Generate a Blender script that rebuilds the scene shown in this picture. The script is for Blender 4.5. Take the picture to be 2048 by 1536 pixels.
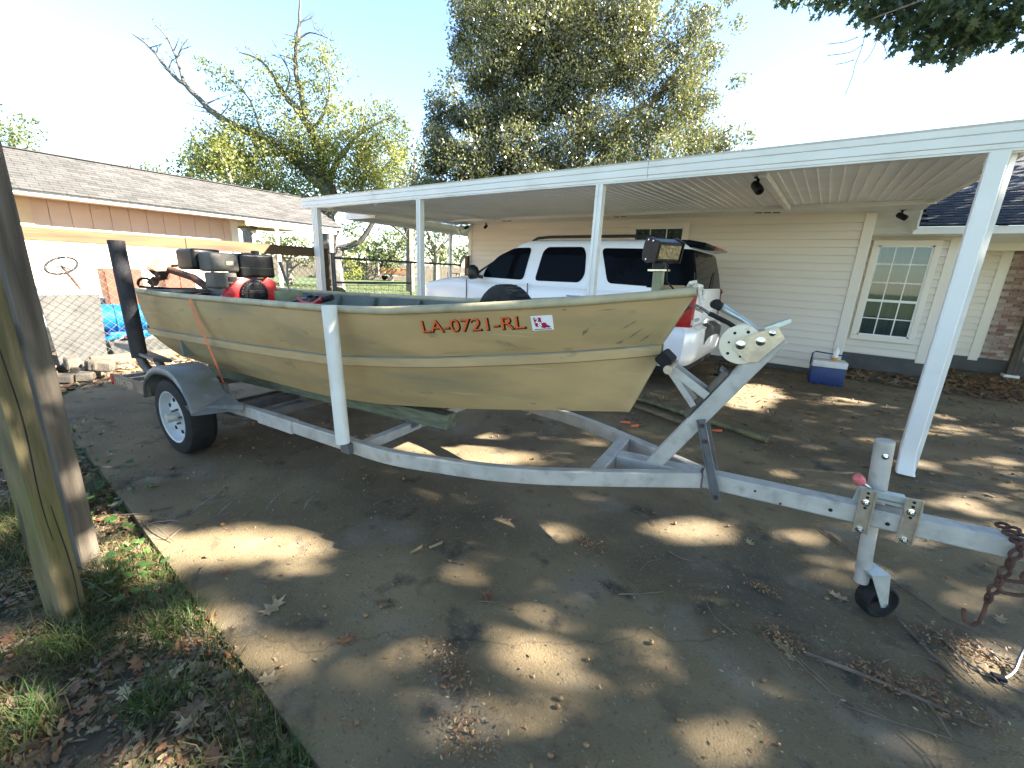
import bpy, bmesh, math, random
import numpy as np
from mathutils import Vector, Matrix
from math import radians, sin, cos, pi, tan, atan, atan2, sqrt
for o in list(bpy.data.objects): bpy.data.objects.remove(o)
SC = bpy.context.scene
COL = SC.collection
random.seed(7); RNG = np.random.default_rng(11)

# ---------------------------------------------------------------- camera
FPX = 840.0; YAW, PITCH, ROLL = radians(35), radians(15), radians(2.7)
_fh = Vector((-sin(YAW), cos(YAW), 0)); _rh = Vector((cos(YAW), sin(YAW), 0)); _up = Vector((0, 0, 1))
_F = _fh*cos(PITCH)-_up*sin(PITCH); _U0 = _rh.cross(_F)
_R = _rh*cos(ROLL)+_U0*sin(ROLL); _U = _U0*cos(ROLL)-_rh*sin(ROLL)
cam = bpy.data.cameras.new('camera'); cam.sensor_width = 36; cam.lens = 36*FPX/2048
cam.clip_start = 0.05; cam.clip_end = 600
camo = bpy.data.objects.new('camera', cam); COL.objects.link(camo)
M = Matrix((( _R.x, _U.x, -_F.x, 0), (_R.y, _U.y, -_F.y, 0), (_R.z, _U.z, -_F.z, 1.5), (0, 0, 0, 1)))
camo.matrix_world = M
SC.camera = camo
SC.render.resolution_x = 1024; SC.render.resolution_y = 768

# ---------------------------------------------------------------- sky, sun, exposure
SUN = Vector((1.35, 0.84, 1.0))
SUN_EL = atan2(SUN.z, sqrt(SUN.x**2+SUN.y**2)); SUN_AZ = atan2(SUN.x, SUN.y)
W = bpy.data.worlds.new('World'); SC.world = W; W.use_nodes = True
nt = W.node_tree; nt.nodes.clear()
sky = nt.nodes.new('ShaderNodeTexSky'); sky.sky_type = 'NISHITA'; sky.sun_disc = False
sky.sun_elevation = SUN_EL; sky.sun_rotation = SUN_AZ; sky.air_density = 1.0; sky.dust_density = .3; sky.ozone_density = 2.2
bg = nt.nodes.new('ShaderNodeBackground'); bg.inputs['Strength'].default_value = 0.062
wo = nt.nodes.new('ShaderNodeOutputWorld')
nt.links.new(sky.outputs[0], bg.inputs[0]); nt.links.new(bg.outputs[0], wo.inputs[0])
sl = bpy.data.lights.new('sun', 'SUN'); sl.energy = 5.0; sl.angle = radians(0.53); sl.color = (1.0, 0.91, 0.77)
so = bpy.data.objects.new('sun', sl); COL.objects.link(so)
so.rotation_euler = SUN.normalized().to_track_quat('Z', 'Y').to_euler(); so.location = (20, 12, 15)
SC.view_settings.view_transform = 'Standard'; SC.view_settings.look = 'None'
SC.view_settings.gamma = 1.0; SC.view_settings.use_curve_mapping = False
SC.view_settings.exposure = 3.25

# ---------------------------------------------------------------- materials
def s2l(r, g, b):
    f = lambda c: ((c/255+0.055)/1.055)**2.4 if c/255 > 0.04045 else c/255/12.92
    return (f(r), f(g), f(b))
MATS = {}
def pmat(name, base, rough=.6, metal=0., var=.25, scale=5., bump=.15, bscale=60., stretch=(1, 1, 1),
         stains=(), spec=.5, detail=4, rvar=.0, trans=0., tint=None, coat=0.):
    """principled material: base colour broken up by noise on world position, stain layers, fine bump"""
    m = bpy.data.materials.new(name); m.use_nodes = True
    n = m.node_tree; N = n.nodes; L = n.links; N.clear()
    out = N.new('ShaderNodeOutputMaterial'); b = N.new('ShaderNodeBsdfPrincipled')
    geo = N.new('ShaderNodeNewGeometry')
    mp = N.new('ShaderNodeMapping'); mp.inputs['Scale'].default_value = stretch; L.new(geo.outputs['Position'], mp.inputs['Vector'])
    def noise(sc, det=detail, vec=None):
        t = N.new('ShaderNodeTexNoise'); t.inputs['Scale'].default_value = sc; t.inputs['Detail'].default_value = det
        L.new(vec or mp.outputs[0], t.inputs['Vector']); return t
    def ramp(src, lo, hi):
        r = N.new('ShaderNodeMapRange'); r.inputs['From Min'].default_value = lo; r.inputs['From Max'].default_value = hi
        L.new(src, r.inputs['Value']); return r.outputs[0]
    def mix(fac, a, c):
        x = N.new('ShaderNodeMix'); x.data_type = 'RGBA'
        L.new(fac, x.inputs[0])
        for s, v in ((x.inputs[6], a), (x.inputs[7], c)):
            if isinstance(v, tuple): s.default_value = (*v[:3], 1)
            else: L.new(v, s)
        return x.outputs[2]
    t = noise(scale)
    lo = tuple(max(0, c*(1-var)) for c in base); hi = tuple(min(1, c*(1+var)) for c in base)
    if tint: hi = tuple(tint)
    col = mix(ramp(t.outputs[0], .3, .7), lo, hi)
    for (c, sc, a, z, st) in stains:
        mp2 = N.new('ShaderNodeMapping'); mp2.inputs['Scale'].default_value = st; L.new(geo.outputs['Position'], mp2.inputs['Vector'])
        mp2.inputs['Location'].default_value = (sc*1.7, sc*.3, 3.1)
        t2 = noise(sc, 6, mp2.outputs[0]); col = mix(ramp(t2.outputs[0], a, z), col, tuple(c))
    L.new(col, b.inputs['Base Color']) if not isinstance(col, tuple) else None
    b.inputs['Roughness'].default_value = rough; b.inputs['Metallic'].default_value = metal
    b.inputs['Specular IOR Level'].default_value = spec
    if coat: b.inputs['Coat Weight'].default_value = coat; b.inputs['Coat Roughness'].default_value = .05
    if rvar:
        mr = N.new('ShaderNodeMapRange'); mr.inputs['From Min'].default_value = .3; mr.inputs['From Max'].default_value = .7
        mr.inputs['To Min'].default_value = max(.02, rough-rvar); mr.inputs['To Max'].default_value = min(1, rough+rvar)
        L.new(noise(scale*3).outputs[0], mr.inputs['Value']); L.new(mr.outputs[0], b.inputs['Roughness'])
    if bump:
        bn = N.new('ShaderNodeBump'); bn.inputs['Strength'].default_value = bump; bn.inputs['Distance'].default_value = .02
        L.new(noise(bscale, 5).outputs[0], bn.inputs['Height']); L.new(bn.outputs[0], b.inputs['Normal'])
    sh = b.outputs[0]
    if trans:
        tr = N.new('ShaderNodeBsdfTranslucent'); mx = N.new('ShaderNodeMixShader'); mx.inputs[0].default_value = trans
        hs = N.new('ShaderNodeHueSaturation'); hs.inputs['Value'].default_value = 1.7; hs.inputs['Saturation'].default_value = 1.15
        L.new(col, hs.inputs['Color']); L.new(hs.outputs[0], tr.inputs[0])
        L.new(b.outputs[0], mx.inputs[1]); L.new(tr.outputs[0], mx.inputs[2]); sh = mx.outputs[0]
    L.new(sh, out.inputs[0]); MATS[name] = m
    return m

def concrete_mat():
    m = pmat('concrete', (.185, .142, .084), rough=.9, var=.3, scale=1.6, bump=.3, bscale=110, spec=.2,
             stains=(((.098, .080, .054), .9, .46, .7, (1, 1, 1)), ((.20, .172, .13), 2.6, .55, .75, (1, 1, 1)),
                     ((.05, .047, .04), 6., .58, .74, (1, 1, 1)), ((.20, .165, .115), 44, .58, .8, (1, 1, 1)), ((.07, .058, .042), 62, .58, .82, (1, 1, 1))))
    n = m.node_tree; N = n.nodes; L = n.links
    b = [x for x in N if x.type == 'BSDF_PRINCIPLED'][0]; geo = [x for x in N if x.type == 'NEW_GEOMETRY'][0]
    src = b.inputs['Base Color'].links[0].from_socket
    # pale aggregate flecks
    v = N.new('ShaderNodeTexVoronoi'); v.inputs['Scale'].default_value = 48; L.new(geo.outputs['Position'], v.inputs['Vector'])
    r = N.new('ShaderNodeMapRange'); r.inputs['From Min'].default_value = .12; r.inputs['From Max'].default_value = .2
    r.inputs['To Min'].default_value = .34; r.inputs['To Max'].default_value = 0; L.new(v.outputs['Distance'], r.inputs['Value'])
    wn = N.new('ShaderNodeTexNoise'); wn.inputs['Scale'].default_value = 22; L.new(geo.outputs['Position'], wn.inputs['Vector'])
    wr = N.new('ShaderNodeMapRange'); wr.inputs['From Min'].default_value = .44; wr.inputs['From Max'].default_value = .58; L.new(wn.outputs[0], wr.inputs['Value'])
    mu = N.new('ShaderNodeMath'); mu.operation = 'MULTIPLY'; L.new(r.outputs[0], mu.inputs[0]); L.new(wr.outputs[0], mu.inputs[1])
    x = N.new('ShaderNodeMix'); x.data_type = 'RGBA'; L.new(mu.outputs[0], x.inputs[0]); L.new(src, x.inputs[6]); x.inputs[7].default_value = (.42, .38, .3, 1)
    # thin dark cracks: warped voronoi edges, only in places
    wp = N.new('ShaderNodeTexNoise'); wp.inputs['Scale'].default_value = 3.5; wp.inputs['Detail'].default_value = 5; L.new(geo.outputs['Position'], wp.inputs['Vector'])
    ad = N.new('ShaderNodeVectorMath'); ad.operation = 'MULTIPLY_ADD'; ad.inputs[1].default_value = (.28, .28, .28)
    L.new(wp.outputs['Color'], ad.inputs[0]); L.new(geo.outputs['Position'], ad.inputs[2])
    v2 = N.new('ShaderNodeTexVoronoi'); v2.feature = 'DISTANCE_TO_EDGE'; v2.inputs['Scale'].default_value = .33; L.new(ad.outputs[0], v2.inputs['Vector'])
    r2 = N.new('ShaderNodeMapRange'); r2.inputs['From Min'].default_value = .0006; r2.inputs['From Max'].default_value = .0019
    r2.inputs['To Min'].default_value = .3; r2.inputs['To Max'].default_value = 0; L.new(v2.outputs['Distance'], r2.inputs['Value'])
    y = N.new('ShaderNodeMix'); y.data_type = 'RGBA'; L.new(r2.outputs[0], y.inputs[0]); L.new(x.outputs[2], y.inputs[6]); y.inputs[7].default_value = (.022, .02, .016, 1)
    L.new(y.outputs[2], b.inputs['Base Color'])
    return m

concrete_mat()
pmat('pavement', (.30, .285, .25), rough=.9, var=.12, scale=1.2, bump=.2, bscale=60)
pmat('soil', (.075, .055, .036), rough=.95, var=.4, scale=7, bump=.8, bscale=30, stains=(((.16, .115, .07), 9, .5, .7, (1, 1, 1)), ((.035, .045, .015), 2.5, .5, .7, (1, 1, 1))))
pmat('lawn', (.05, .08, .02), rough=.9, var=.35, scale=1.4, bump=.6, bscale=40, stains=(((.085, .088, .035), .5, .5, .75, (1, 1, 1)), ((.05, .08, .02), 9, .5, .8, (1, 1, 1))))
pmat('grass', (.05, .085, .02), rough=.6, var=.5, scale=6, bump=0, trans=.3, tint=(.11, .13, .04))
pmat('grass_dry', (.19, .145, .07), rough=.7, var=.4, scale=9, bump=0, trans=.25)
pmat('litter', (.12, .08, .048), rough=.7, var=.6, scale=14, bump=.1, trans=.12, tint=(.28, .20, .12), stains=(((.22, .215, .21), 11, .6, .75, (1, 1, 1)),))
pmat('litter_pale', (.34, .26, .15), rough=.65, var=.3, scale=20, bump=.1, trans=.15)
pmat('litter_brown', (.21, .10, .045), rough=.65, var=.35, scale=20, bump=.1, trans=.1)
pmat('ivy', (.045, .10, .02), rough=.45, var=.4, scale=14, bump=.05, trans=.3)
pmat('acorn', (.20, .115, .05), rough=.35, var=.35, scale=12, bump=.05)
pmat('twig', (.13, .10, .075), rough=.85, var=.4, scale=15, bump=.3, bscale=80)
pmat('hull', (.42, .287, .135), rough=.55, var=.13, scale=2.2, bump=.05, bscale=14, stretch=(1, 1, 2.5), spec=.35, rvar=.12,
     stains=(((.21, .185, .11), 1.6, .5, .75, (.6, .6, 3.5)), ((.40, .29, .13), 1.1, .55, .8, (.5, .5, 5)), ((.17, .14, .085), 5, .64, .78, (1, 1, 3)), ((.10, .085, .055), 14, .74, .82, (.5, .5, 2)), ((.45, .41, .27), 4, .66, .78, (.4, .4, 9))))
pmat('drag_mark', (.20, .185, .16), rough=.9, var=.4, scale=30, bump=.2)
pmat('scuff', (.23, .17, .09), rough=.7, var=.5, scale=40, bump=.1, tint=(.30, .225, .13))
pmat('hull_chalky', (.40, .345, .215), rough=.6, var=.18, scale=7, bump=.08, bscale=40, stains=(((.2, .18, .12), 9, .58, .75, (1, 1, 1)),))
pmat('hull_in', (.16, .18, .155), rough=.7, var=.2, scale=5, bump=.08, stains=(((.08, .085, .07), 3, .5, .8, (1, 1, 1)),))
pmat('galv', (.45, .425, .38), rough=.5, metal=.2, var=.14, scale=9, bump=.06, bscale=70, rvar=.12,
     stains=(((.30, .285, .255), 14, .52, .75, (1, 1, 1)), ((.20, .15, .1), 5, .69, .8, (1, 1, 1))))
pmat('galv_dark', (.15, .155, .16), rough=.55, metal=.5, var=.25, scale=8, bump=.1, stains=(((.12, .085, .055), 5, .52, .75, (1, 1, 1)),))
pmat('fender', (.17, .178, .18), rough=.5, metal=.25, var=.2, scale=5, bump=.08, bscale=50, stains=(((.12, .13, .1), 6, .5, .72, (1, 1, 1)), ((.28, .28, .26), 12, .6, .8, (1, 1, 1))))
pmat('zinc', (.62, .53, .42), rough=.32, metal=.75, var=.15, scale=20, bump=.04, stains=(((.5, .4, .32), 14, .55, .8, (1, 1, 1)),))
pmat('zinc_blue', (.52, .57, .55), rough=.35, metal=.6, var=.12, scale=18, bump=.04)
pmat('cream_paint', (.74, .64, .48), rough=.45, var=.08, scale=10, bump=.03, stains=(((.35, .3, .2), 12, .66, .8, (1, 1, 1)),))
pmat('rust', (.09, .042, .028), rough=.85, var=.45, scale=25, bump=.5, bscale=120)
pmat('rubber', (.012, .012, .012), rough=.75, var=.3, scale=20, bump=.2, bscale=90, spec=.3)
pmat('black_plastic', (.011, .011, .012), rough=.38, var=.3, scale=12, bump=.05, spec=.22)
pmat('tank_black', (.012, .012, .013), rough=.32, var=.2, scale=12, bump=.03, spec=.25)
pmat('grey_plastic', (.085, .08, .068), rough=.6, var=.2, scale=10, bump=.1, bscale=120)
pmat('red_paint', (.55, .018, .02), rough=.35, var=.15, scale=10, bump=.03)
pmat('red_knob', (.6, .13, .13), rough=.5, var=.1, scale=10, bump=.03)
pmat('white_rim', (.46, .475, .475), rough=.4, var=.08, scale=8, bump=.03, stains=(((.35, .30, .22), 9, .62, .8, (1, 1, 1)),))
pmat('pvc', (.66, .66, .61), rough=.5, var=.07, scale=7, bump=.02, stains=(((.42, .41, .35), 6, .58, .8, (1, 1, .4)),))
pmat('pad_black', (.022, .021, .025), rough=.8, var=.4, scale=9, bump=.3, stains=(((.13, .085, .055), 3, .52, .75, (1, 1, .5)),))
pmat('orange_strap', (.75, .15, .05), rough=.7, var=.15, scale=14, bump=.1)
pmat('rope', (.76, .69, .57), rough=.9, var=.2, scale=60, bump=.6, bscale=200)
WOODST = (1.2, 9, 9)
pmat('bunk_wood', (.12, .13, .08), rough=.85, var=.35, scale=3, stretch=(2, 14, 14), bump=.3, bscale=8)
pmat('post_wood', (.115, .10, .036), rough=.85, var=.45, scale=3.2, stretch=(9, 9, 1.0), bump=.5, bscale=6, tint=(.175, .135, .068),
     stains=(((.115, .115, .025), 2.2, .5, .72, (1, 1, 1)), ((.035, .03, .02), 2.2, .64, .7, (9, 9, .6))))
pmat('post_grey', (.10, .082, .062), rough=.9, var=.45, scale=3.2, stretch=(9, 9, .8), bump=.5, bscale=6, stains=(((.03, .026, .02), 2.4, .58, .66, (11, 11, .4)), ((.2, .13, .07), 1.5, .6, .8, (1, 1, 1))))
pmat('rail_wood', (.105, .058, .021), rough=.7, var=.25, scale=2.5, stretch=(8, .8, 8), bump=.15, bscale=8, stains=(((.05, .024, .008), 2, .5, .75, (6, .5, 6)),))
pmat('old_wood', (.11, .09, .07), rough=.9, var=.4, scale=4, stretch=(3, 12, 3), bump=.4, bscale=9)
pmat('timber', (.15, .112, .07), rough=.85, var=.3, scale=4, stretch=(8, 1, 8), bump=.3, bscale=9)
pmat('steel_pipe', (.14, .15, .15), rough=.5, metal=.5, var=.25, scale=9, bump=.1, stains=(((.10, .06, .04), 6, .58, .75, (1, 1, 1)),))
pmat('wire', (.26, .26, .245), rough=.4, metal=.6, var=.15, scale=9, bump=0)
pmat('alu_white', (.74, .74, .71), rough=.4, var=.05, scale=2.5, bump=.02, bscale=30, stains=(((.55, .54, .49), 1.6, .58, .85, (1, 1, 3)),))
pmat('alu_ceiling', (.82, .82, .80), rough=.38, var=.05, scale=2, bump=.03, bscale=20, stains=(((.72, .71, .69), 1.2, .55, .8, (1, 1, 1)),))
pmat('vinyl', (.78, .725, .635), rough=.5, var=.035, scale=1.2, bump=.03, bscale=60, stretch=(.4, 1, 6), stains=(((.68, .62, .53), 1.2, .6, .85, (.6, 1, 4)),))
pmat('trim', (.80, .755, .67), rough=.5, var=.03, scale=2, bump=.02)
pmat('white_paint', (.80, .80, .78), rough=.5, var=.04, scale=3, bump=.03)
pmat('dark_shingle', (.03, .034, .045), rough=.9, var=.4, scale=20, bump=.5, bscale=200)
pmat('shingle', (.066, .064, .062), rough=.95, var=.22, scale=3.5, bump=.5, bscale=220, stains=(((.06, .055, .05), 2, .55, .8, (1, 1, 1)),))
pmat('shingle_b', (.085, .081, .077), rough=.95, var=.2, scale=6, bump=.5, bscale=220)
pmat('shingle_c', (.05, .048, .046), rough=.95, var=.2, scale=6, bump=.5, bscale=220)
pmat('peach', (.62, .475, .37), rough=.75, var=.05, scale=2, bump=.08, bscale=50)
pmat('cream_wall', (.62, .50, .33), rough=.8, var=.06, scale=3, bump=.06)
pmat('brick_red', (.30, .17, .13), rough=.9, var=.3, scale=9, bump=.4, bscale=80)
pmat('brick_pink', (.42, .29, .235), rough=.9, var=.25, scale=9, bump=.4, bscale=80)
pmat('brick_pale', (.50, .41, .34), rough=.9, var=.2, scale=9, bump=.4, bscale=80)
pmat('mortar', (.42, .37, .32), rough=.95, var=.15, scale=12, bump=.4)
pmat('car_white', (.86, .86, .86), rough=.22, var=.01, scale=1, bump=0, spec=.5, coat=.25)
pmat('car_glass', (.004, .005, .007), rough=.04, var=.0, scale=1, bump=0, spec=.16)
[n for n in MATS['car_glass'].node_tree.nodes if n.type == 'BSDF_PRINCIPLED'][0].inputs['IOR'].default_value = 1.22
pmat('car_trim', (.015, .015, .016), rough=.45, var=.1, scale=8, bump=.03)
pmat('tail_red', (.36, .003, .006), rough=.25, var=.25, scale=14, bump=.1, bscale=30, spec=.2)
pmat('tail_clear', (.62, .5, .5), rough=.15, var=.2, scale=30, bump=.1)
pmat('chrome', (.55, .56, .58), rough=.12, metal=1, var=.03, scale=4, bump=0)
pmat('dark_gap', (.012, .012, .012), rough=.9, var=.1, scale=4, bump=0)
pmat('lens_amber', (.20, .14, .05), rough=.3, var=.3, scale=35, bump=.3, bscale=70)
pmat('olive', (.20, .20, .11), rough=.5, var=.2, scale=12, bump=.06)
pmat('cooler_blue', (.01, .035, .15), rough=.45, var=.15, scale=8, bump=.05)
pmat('cooler_white', (.70, .69, .66), rough=.5, var=.06, scale=8, bump=.03, stains=(((.45, .42, .36), 9, .6, .8, (1, 1, 1)),))
pmat('bottle', (.75, .74, .70), rough=.3, var=.06, scale=10, bump=.0)
pmat('orange_liquid', (.6, .25, .06), rough=.3, var=.1, scale=10, bump=0)
pmat('decal_orange', (.80, .12, .02), rough=.4, var=.05, scale=8, bump=0)
pmat('decal_black', (.01, .01, .01), rough=.4, var=.05, scale=8, bump=0)
pmat('decal_white', (.78, .78, .77), rough=.4, var=.04, scale=8, bump=0)
pmat('decal_maroon', (.36, .015, .06), rough=.4, var=.05, scale=8, bump=0)
pmat('faded_letters', (.42, .36, .26), rough=.6, var=.25, scale=20, bump=0)
pmat('side_plate', (.21, .145, .095), rough=.7, metal=.2, var=.35, scale=9, bump=.2)
pmat('blue_tarp', (.004, .10, .26), rough=.4, var=.2, scale=4, bump=.2, bscale=9)
pmat('mower_white', (.22, .24, .28), rough=.4, var=.1, scale=6, bump=.04)
pmat('red_cabinet', (.15, .032, .014), rough=.6, var=.25, scale=5, bump=.1, stains=(((.08, .028, .014), 5, .52, .75, (1, 1, 1)),))
pmat('grey_board', (.045, .044, .041), rough=.8, var=.25, scale=3.5, bump=.15, stains=(((.065, .064, .06), 2, .5, .7, (1, 1, 1)), ((.022, .022, .021), 6, .6, .75, (1, 1, 1))))
pmat('grey_tote', (.065, .067, .063), rough=.6, var=.2, scale=6, bump=.1)
pmat('concrete_rubble', (.10, .085, .066), rough=.95, var=.3, scale=9, bump=.5, bscale=40)
pmat('bamboo_green', (.075, .085, .045), rough=.5, var=.4, scale=8, bump=.1, tint=(.20, .17, .08))
pmat('bark', (.19, .165, .135), rough=.95, var=.45, scale=6, stretch=(3, 3, .8), bump=.9, bscale=14)
pmat('bark_pale', (.10, .094, .085), rough=.95, var=.35, scale=5, stretch=(3, 3, .8), bump=.8, bscale=14)
pmat('oak_leaf', (.075, .088, .04), rough=.26, var=.5, scale=1.0, bump=0, trans=.22, tint=(.185, .185, .09), spec=1.0)
pmat('tree_leaf', (.095, .125, .035), rough=.5, var=.4, scale=.8, bump=0, trans=.38, tint=(.20, .21, .065))
pmat('tree_leaf_yellow', (.18, .19, .05), rough=.5, var=.35, scale=.8, bump=0, trans=.4)
pmat('bg_leaf', (.07, .105, .045), rough=.6, var=.4, scale=.5, bump=0, trans=.35, tint=(.14, .165, .065))
pmat('near_leaf', (.05, .085, .035), rough=.4, var=.4, scale=2.5, bump=0, trans=.25, tint=(.09, .13, .06))
pmat('near_leaf_yellow', (.45, .45, .05), rough=.4, var=.3, scale=2.5, bump=0, trans=.4)
pmat('fence_wood', (.09, .075, .058), rough=.9, var=.35, scale=2, stretch=(4, 4, .8), bump=.3, bscale=12)
pmat('far_boat', (.19, .095, .05), rough=.6, var=.15, scale=3, bump=.05)
pmat('blue_sign', (.02, .12, .45), rough=.5, var=.1, scale=3, bump=0)
pmat('curtain', (.30, .30, .285), rough=.8, var=.2, scale=3, stretch=(9, 1, .2), bump=.3, bscale=9)
def glass_mat():
    m = bpy.data.materials.new('window_glass'); m.use_nodes = True; N = m.node_tree.nodes; L = m.node_tree.links; N.clear()
    o = N.new('ShaderNodeOutputMaterial'); g = N.new('ShaderNodeBsdfGlossy'); g.inputs['Roughness'].default_value = .02; g.inputs[0].default_value = (.9, .95, .95, 1)
    t = N.new('ShaderNodeBsdfTransparent'); t.inputs[0].default_value = (.62, .68, .68, 1)
    fr = N.new('ShaderNodeFresnel'); fr.inputs['IOR'].default_value = 1.55; mx = N.new('ShaderNodeMixShader')
    nz = N.new('ShaderNodeTexNoise'); nz.inputs['Scale'].default_value = 1.5; bp = N.new('ShaderNodeBump'); bp.inputs['Strength'].default_value = .02
    L.new(nz.outputs[0], bp.inputs['Height']); L.new(bp.outputs[0], g.inputs['Normal'])
    L.new(fr.outputs[0], mx.inputs[0]); L.new(t.outputs[0], mx.inputs[1]); L.new(g.outputs[0], mx.inputs[2]); L.new(mx.outputs[0], o.inputs[0])
    MATS['window_glass'] = m
glass_mat()

# ---------------------------------------------------------------- builders
def V(*a): return np.array(a if len(a) > 1 else a[0], float)
def nrm(v): v = np.asarray(v, float); return v/max(1e-9, np.linalg.norm(v))
class MB:
    def __init__(s, xf=None): s.v = []; s.f = []; s.xf = xf
    def add(s, vs, fs):
        o = len(s.v); s.v += [tuple(map(float, p)) for p in vs]; s.f += [tuple(i+o for i in f) for f in fs]; return s
    def box(s, c, d, ax=None):
        c = V(c); A = [V(1, 0, 0), V(0, 1, 0), V(0, 0, 1)] if ax is None else [V(a) for a in ax]
        vs = [c+A[0]*d[0]/2*i+A[1]*d[1]/2*j+A[2]*d[2]/2*k for i in (-1, 1) for j in (-1, 1) for k in (-1, 1)]
        return s.add(vs, [(0, 1, 3, 2), (4, 6, 7, 5), (0, 4, 5, 1), (2, 3, 7, 6), (0, 2, 6, 4), (1, 5, 7, 3)])
    def bb(s, lo, hi): lo = V(lo); hi = V(hi); return s.box((lo+hi)/2, hi-lo)
    def beam(s, p, q, w, h, up=(0, 0, 1)):
        p = V(p); q = V(q); d = nrm(q-p); u = V(up)
        if abs(np.dot(u, d)) > .98: u = V(1, 0, 0)
        y = nrm(np.cross(u, d)); z = np.cross(d, y)
        return s.box((p+q)/2, (np.linalg.norm(q-p), w, h), (d, y, z))
    def tube(s, path, r, n=8, closed=False, cap=True):
        P = [V(p) for p in path]; m = len(P); R = r if hasattr(r, '__len__') else [r]*m
        T = []
        for i in range(m):
            a = P[(i-1) % m] if (closed or i > 0) else P[i]; b = P[(i+1) % m] if (closed or i < m-1) else P[i]
            T.append(nrm(b-a))
        u = V(0, 0, 1) if abs(T[0][2]) < .9 else V(1, 0, 0)
        vs = []
        for i in range(m):
            u = nrm(u-T[i]*np.dot(u, T[i])); w = np.cross(T[i], u)
            for k in range(n):
                a = 2*pi*k/n; vs.append(P[i]+R[i]*(cos(a)*u+sin(a)*w))
        fs = []
        for i in range(m if closed else m-1):
            j = (i+1) % m
            for k in range(n): k2 = (k+1) % n; fs.append((i*n+k, i*n+k2, j*n+k2, j*n+k))
        if cap and not closed: fs += [tuple(range(n-1, -1, -1)), tuple((m-1)*n+k for k in range(n))]
        return s.add(vs, fs)
    def lathe(s, prof, c, axis, n=24, up=None, cap=True):
        c = V(c); a = nrm(axis); u = V(up) if up is not None else (V(0, 0, 1) if abs(a[2]) < .9 else V(1, 0, 0))
        u = nrm(u-a*np.dot(u, a)); w = np.cross(a, u); vs = []; m = len(prof)
        for (r, h) in prof:
            for k in range(n): t = 2*pi*k/n; vs.append(c+a*h+r*(cos(t)*u+sin(t)*w))
        fs = [(i*n+k, i*n+(k+1) % n, (i+1)*n+(k+1) % n, (i+1)*n+k) for i in range(m-1) for k in range(n)]
        if cap:
            if prof[0][0] > 1e-4: fs.append(tuple(range(n-1, -1, -1)))
            if prof[-1][0] > 1e-4: fs.append(tuple((m-1)*n+k for k in range(n)))
        return s.add(vs, fs)
    def prism(s, poly, o, ux, uy, un, depth):
        """poly in (ux,uy) plane at o, extruded along un by depth"""
        o = V(o); ux = V(ux); uy = V(uy); un = V(un); n = len(poly)
        a = [o+ux*p[0]+uy*p[1] for p in poly]; b = [p+un*depth for p in a]
        return s.add(a+b, [tuple(range(n-1, -1, -1)), tuple(range(n, 2*n))]+[(i, (i+1) % n, n+(i+1) % n, n+i) for i in range(n)])
    def sweep(s, path, prof, up=(0, 0, 1), closed_prof=True):
        """rectangular / open profile [(side,up)] swept along a path"""
        P = [V(p) for p in path]; m = len(P); k = len(prof); vs = []; up = V(up)
        for i in range(m):
            t = nrm(P[min(i+1, m-1)]-P[max(i-1, 0)]); y = nrm(np.cross(up, t)); z = np.cross(t, y)
            for (a, b) in prof: vs.append(P[i]+y*a+z*b)
        kk = k if closed_prof else k-1
        fs = [(i*k+j, i*k+(j+1) % k, (i+1)*k+(j+1) % k, (i+1)*k+j) for i in range(m-1) for j in range(kk)]
        if closed_prof: fs += [tuple(range(k-1, -1, -1)), tuple((m-1)*k+j for j in range(k))]
        return s.add(vs, fs)
    def grid(s, rows):
        """rows: list of equally long point lists"""
        m = len(rows); k = len(rows[0]); vs = [p for r in rows for p in r]
        return s.add(vs, [(i*k+j, i*k+j+1, (i+1)*k+j+1, (i+1)*k+j) for i in range(m-1) for j in range(k-1)])
    def build(s, name, mat, parent=None, smooth=False, bevel=0., org=None, seg=1):
        vs = s.v
        if s.xf is not None: vs = [s.xf(p) for p in vs]
        if org is None: org = parent['_o'] if parent is not None else None
        if org is None:
            a = np.array(vs); org = ((a[:, 0].min()+a[:, 0].max())/2, (a[:, 1].min()+a[:, 1].max())/2, a[:, 2].min())
        org = tuple(org)
        me = bpy.data.meshes.new(name); me.from_pydata([(p[0]-org[0], p[1]-org[1], p[2]-org[2]) for p in vs], [], s.f)
        bm = bmesh.new(); bm.from_mesh(me); bmesh.ops.recalc_face_normals(bm, faces=bm.faces)
        if bevel > 0:
            es = [e for e in bm.edges if len(e.link_faces) == 2 and e.calc_face_angle() > .5]
            bmesh.ops.bevel(bm, geom=es, offset=bevel, segments=seg, affect='EDGES', profile=.6, clamp_overlap=True)
        bm.to_mesh(me); bm.free()
        if smooth:
            me.polygons.foreach_set('use_smooth', [True]*len(me.polygons))
            try: me.set_sharp_from_angle(angle=radians(38))
            except Exception: pass
        me.materials.append(MATS[mat])
        ob = bpy.data.objects.new(name, me); COL.objects.link(ob); ob['_o'] = org
        if parent is not None: ob.parent = parent; ob.location = (0, 0, 0)
        else: ob.location = org
        return ob
def thing(name, label, cat, loc, group=None):
    e = bpy.data.objects.new(name, None); COL.objects.link(e); e.location = tuple(loc); e['_o'] = tuple(loc); e.empty_display_size = .1
    e['label'] = label; e['category'] = cat
    if group: e['group'] = group
    return e
def tag(o, label, cat, group=None, kind=None):
    o['label'] = label; o['category'] = cat
    if group: o['group'] = group
    if kind: o['kind'] = kind
    return o
def struct(o, label=None):
    o['kind'] = 'structure'
    if label: o['label'] = label
    return o
def stuff(o): o['kind'] = 'stuff'; return o
def share(src, loc, rot=(0, 0, 0), scale=1., parent=None, name=None):
    c = src.copy(); COL.objects.link(c)
    if name: c.name = name
    c.location = loc; c.rotation_euler = rot; c.scale = (scale,)*3 if not hasattr(scale, '__len__') else scale
    if parent is not None: c.parent = parent
    return c
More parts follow.
